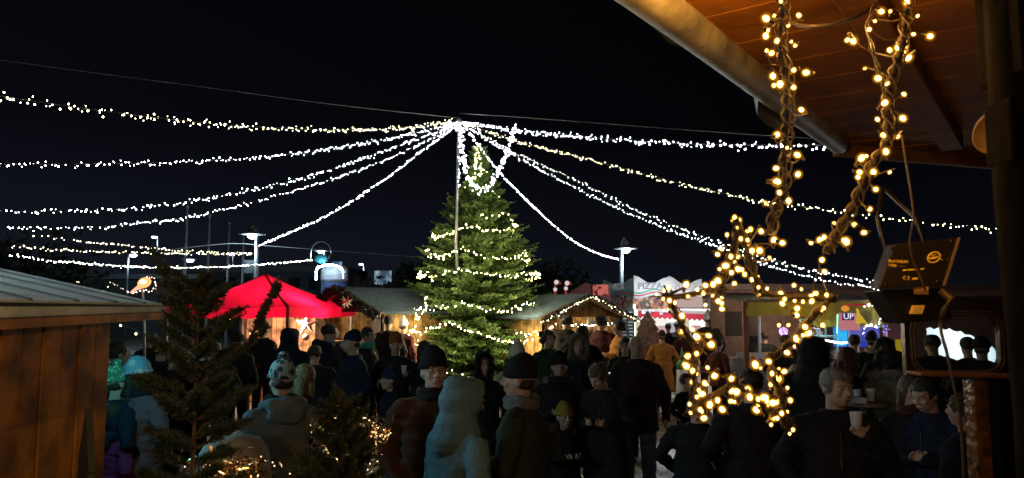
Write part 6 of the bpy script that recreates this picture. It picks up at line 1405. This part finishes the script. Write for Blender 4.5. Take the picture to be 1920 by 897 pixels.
person('visitor in black seen through the rounded window, left', 1752, 628, Y=9.6, face=175, coat='black', hair='short', width=1.25, lean=(4,0), group=GC)
person('visitor in dark jacket seen through the rounded window, middle', 1810, 632, Y=9.2, face=170, coat='black', hair='short', group=GC)
person('visitor in dark jacket seen through the rounded window, right', 1836, 636, Y=9.0, face=150, coat='black', hat='beanie', hatc='black', hair='short', width=1.2, group=GC)
# standing tables with cups
def bistro(label, px, py, Y, top_c=(.25,.16,.09), rad=.35):
    z = ZH(py, Y); t = thing('standing_table', label, 'table', (GX(px,Y), Y, 0), group='round standing tables')
    b = MB(); b.lathe([(rad-.01,0),(rad,.012),(rad,.028),(rad-.01,.035)], (0,0,z-.035), 36); b.build('top', mat('table_top_%.2f'%top_c[0], top_c, .35), t, True)
    b = MB(); b.lathe([(.035,0),(.035,z-.05)], (0,0,0), 12); b.build('column', steel, t, True)
    b = MB(); b.lathe([(.24,0),(.24,.015),(.05,.04)], (0,0,0), 24); b.build('foot', steel, t, True)
    return t, z
def loose_cup(label, px, Y, z, dx=0):
    b = MB(); b.lathe([(.028,0),(.038,.1),(.035,.1),(.03,.09)], (0,0,0), 18); o = b.build('cup', mat('paper_cup', (.68,.68,.66), .5), None, True); o.location = (GX(px,Y)+dx, Y, z+.002); tag(o, label, 'cup')
_, z = bistro('standing table with cups beside the grey-haired person', 1612, 752, 6.5, (.20,.14,.09), .22)
loose_cup('paper cup on the near standing table, left one', 1600, 6.45, z); loose_cup('yellowish paper cup on the near standing table, right one', 1626, 6.5, z)
b = MB(); b.box((0,0,0), (.16,.12,.05)); o = b.build('food_tray', mat('tray_white', (.6,.6,.57), .6), None, bevel=.006); o.location = (GX(1594,6.35), 6.34, z+.027); tag(o, 'small white food tray at the left rim of the near standing table', 'tray')
_, z = bistro('red-topped standing table below the glass display case', 1543, 672, 11.6, (.35,.07,.04), .28)
b = MB(); b.box((0,0,0), (.12,.12,.13)); o = b.build('napkin_box', mat('napkin_box', (.8,.8,.78), .5), None, bevel=.008); o.location = (GX(1557,11.6), 11.5, z+.068); tag(o, 'white napkin box on the red-topped standing table', 'box')
_, z = bistro('dark standing table in the crowd under the mug holder', 1110, 700, 9.3, (.08,.06,.05), .3)

# ------------------------------------------------------------------ render settings
vs_ = sc.view_settings; vs_.view_transform = 'Standard'; vs_.look = 'None'; vs_.exposure = 0.0; vs_.gamma = 1; vs_.use_curve_mapping = False
sc.render.engine = 'CYCLES'; cy_ = sc.cycles
cy_.use_denoising = True
try: cy_.denoiser = 'OPENIMAGEDENOISE'; cy_.denoising_input_passes = 'RGB_ALBEDO_NORMAL'
except Exception: pass
cy_.max_bounces = 5; cy_.diffuse_bounces = 2; cy_.glossy_bounces = 3; cy_.transparent_max_bounces = 12; cy_.sample_clamp_indirect = 1.5; cy_.sample_clamp_direct = 0; cy_.use_light_tree = True
cy_.caustics_reflective = False; cy_.caustics_refractive = False
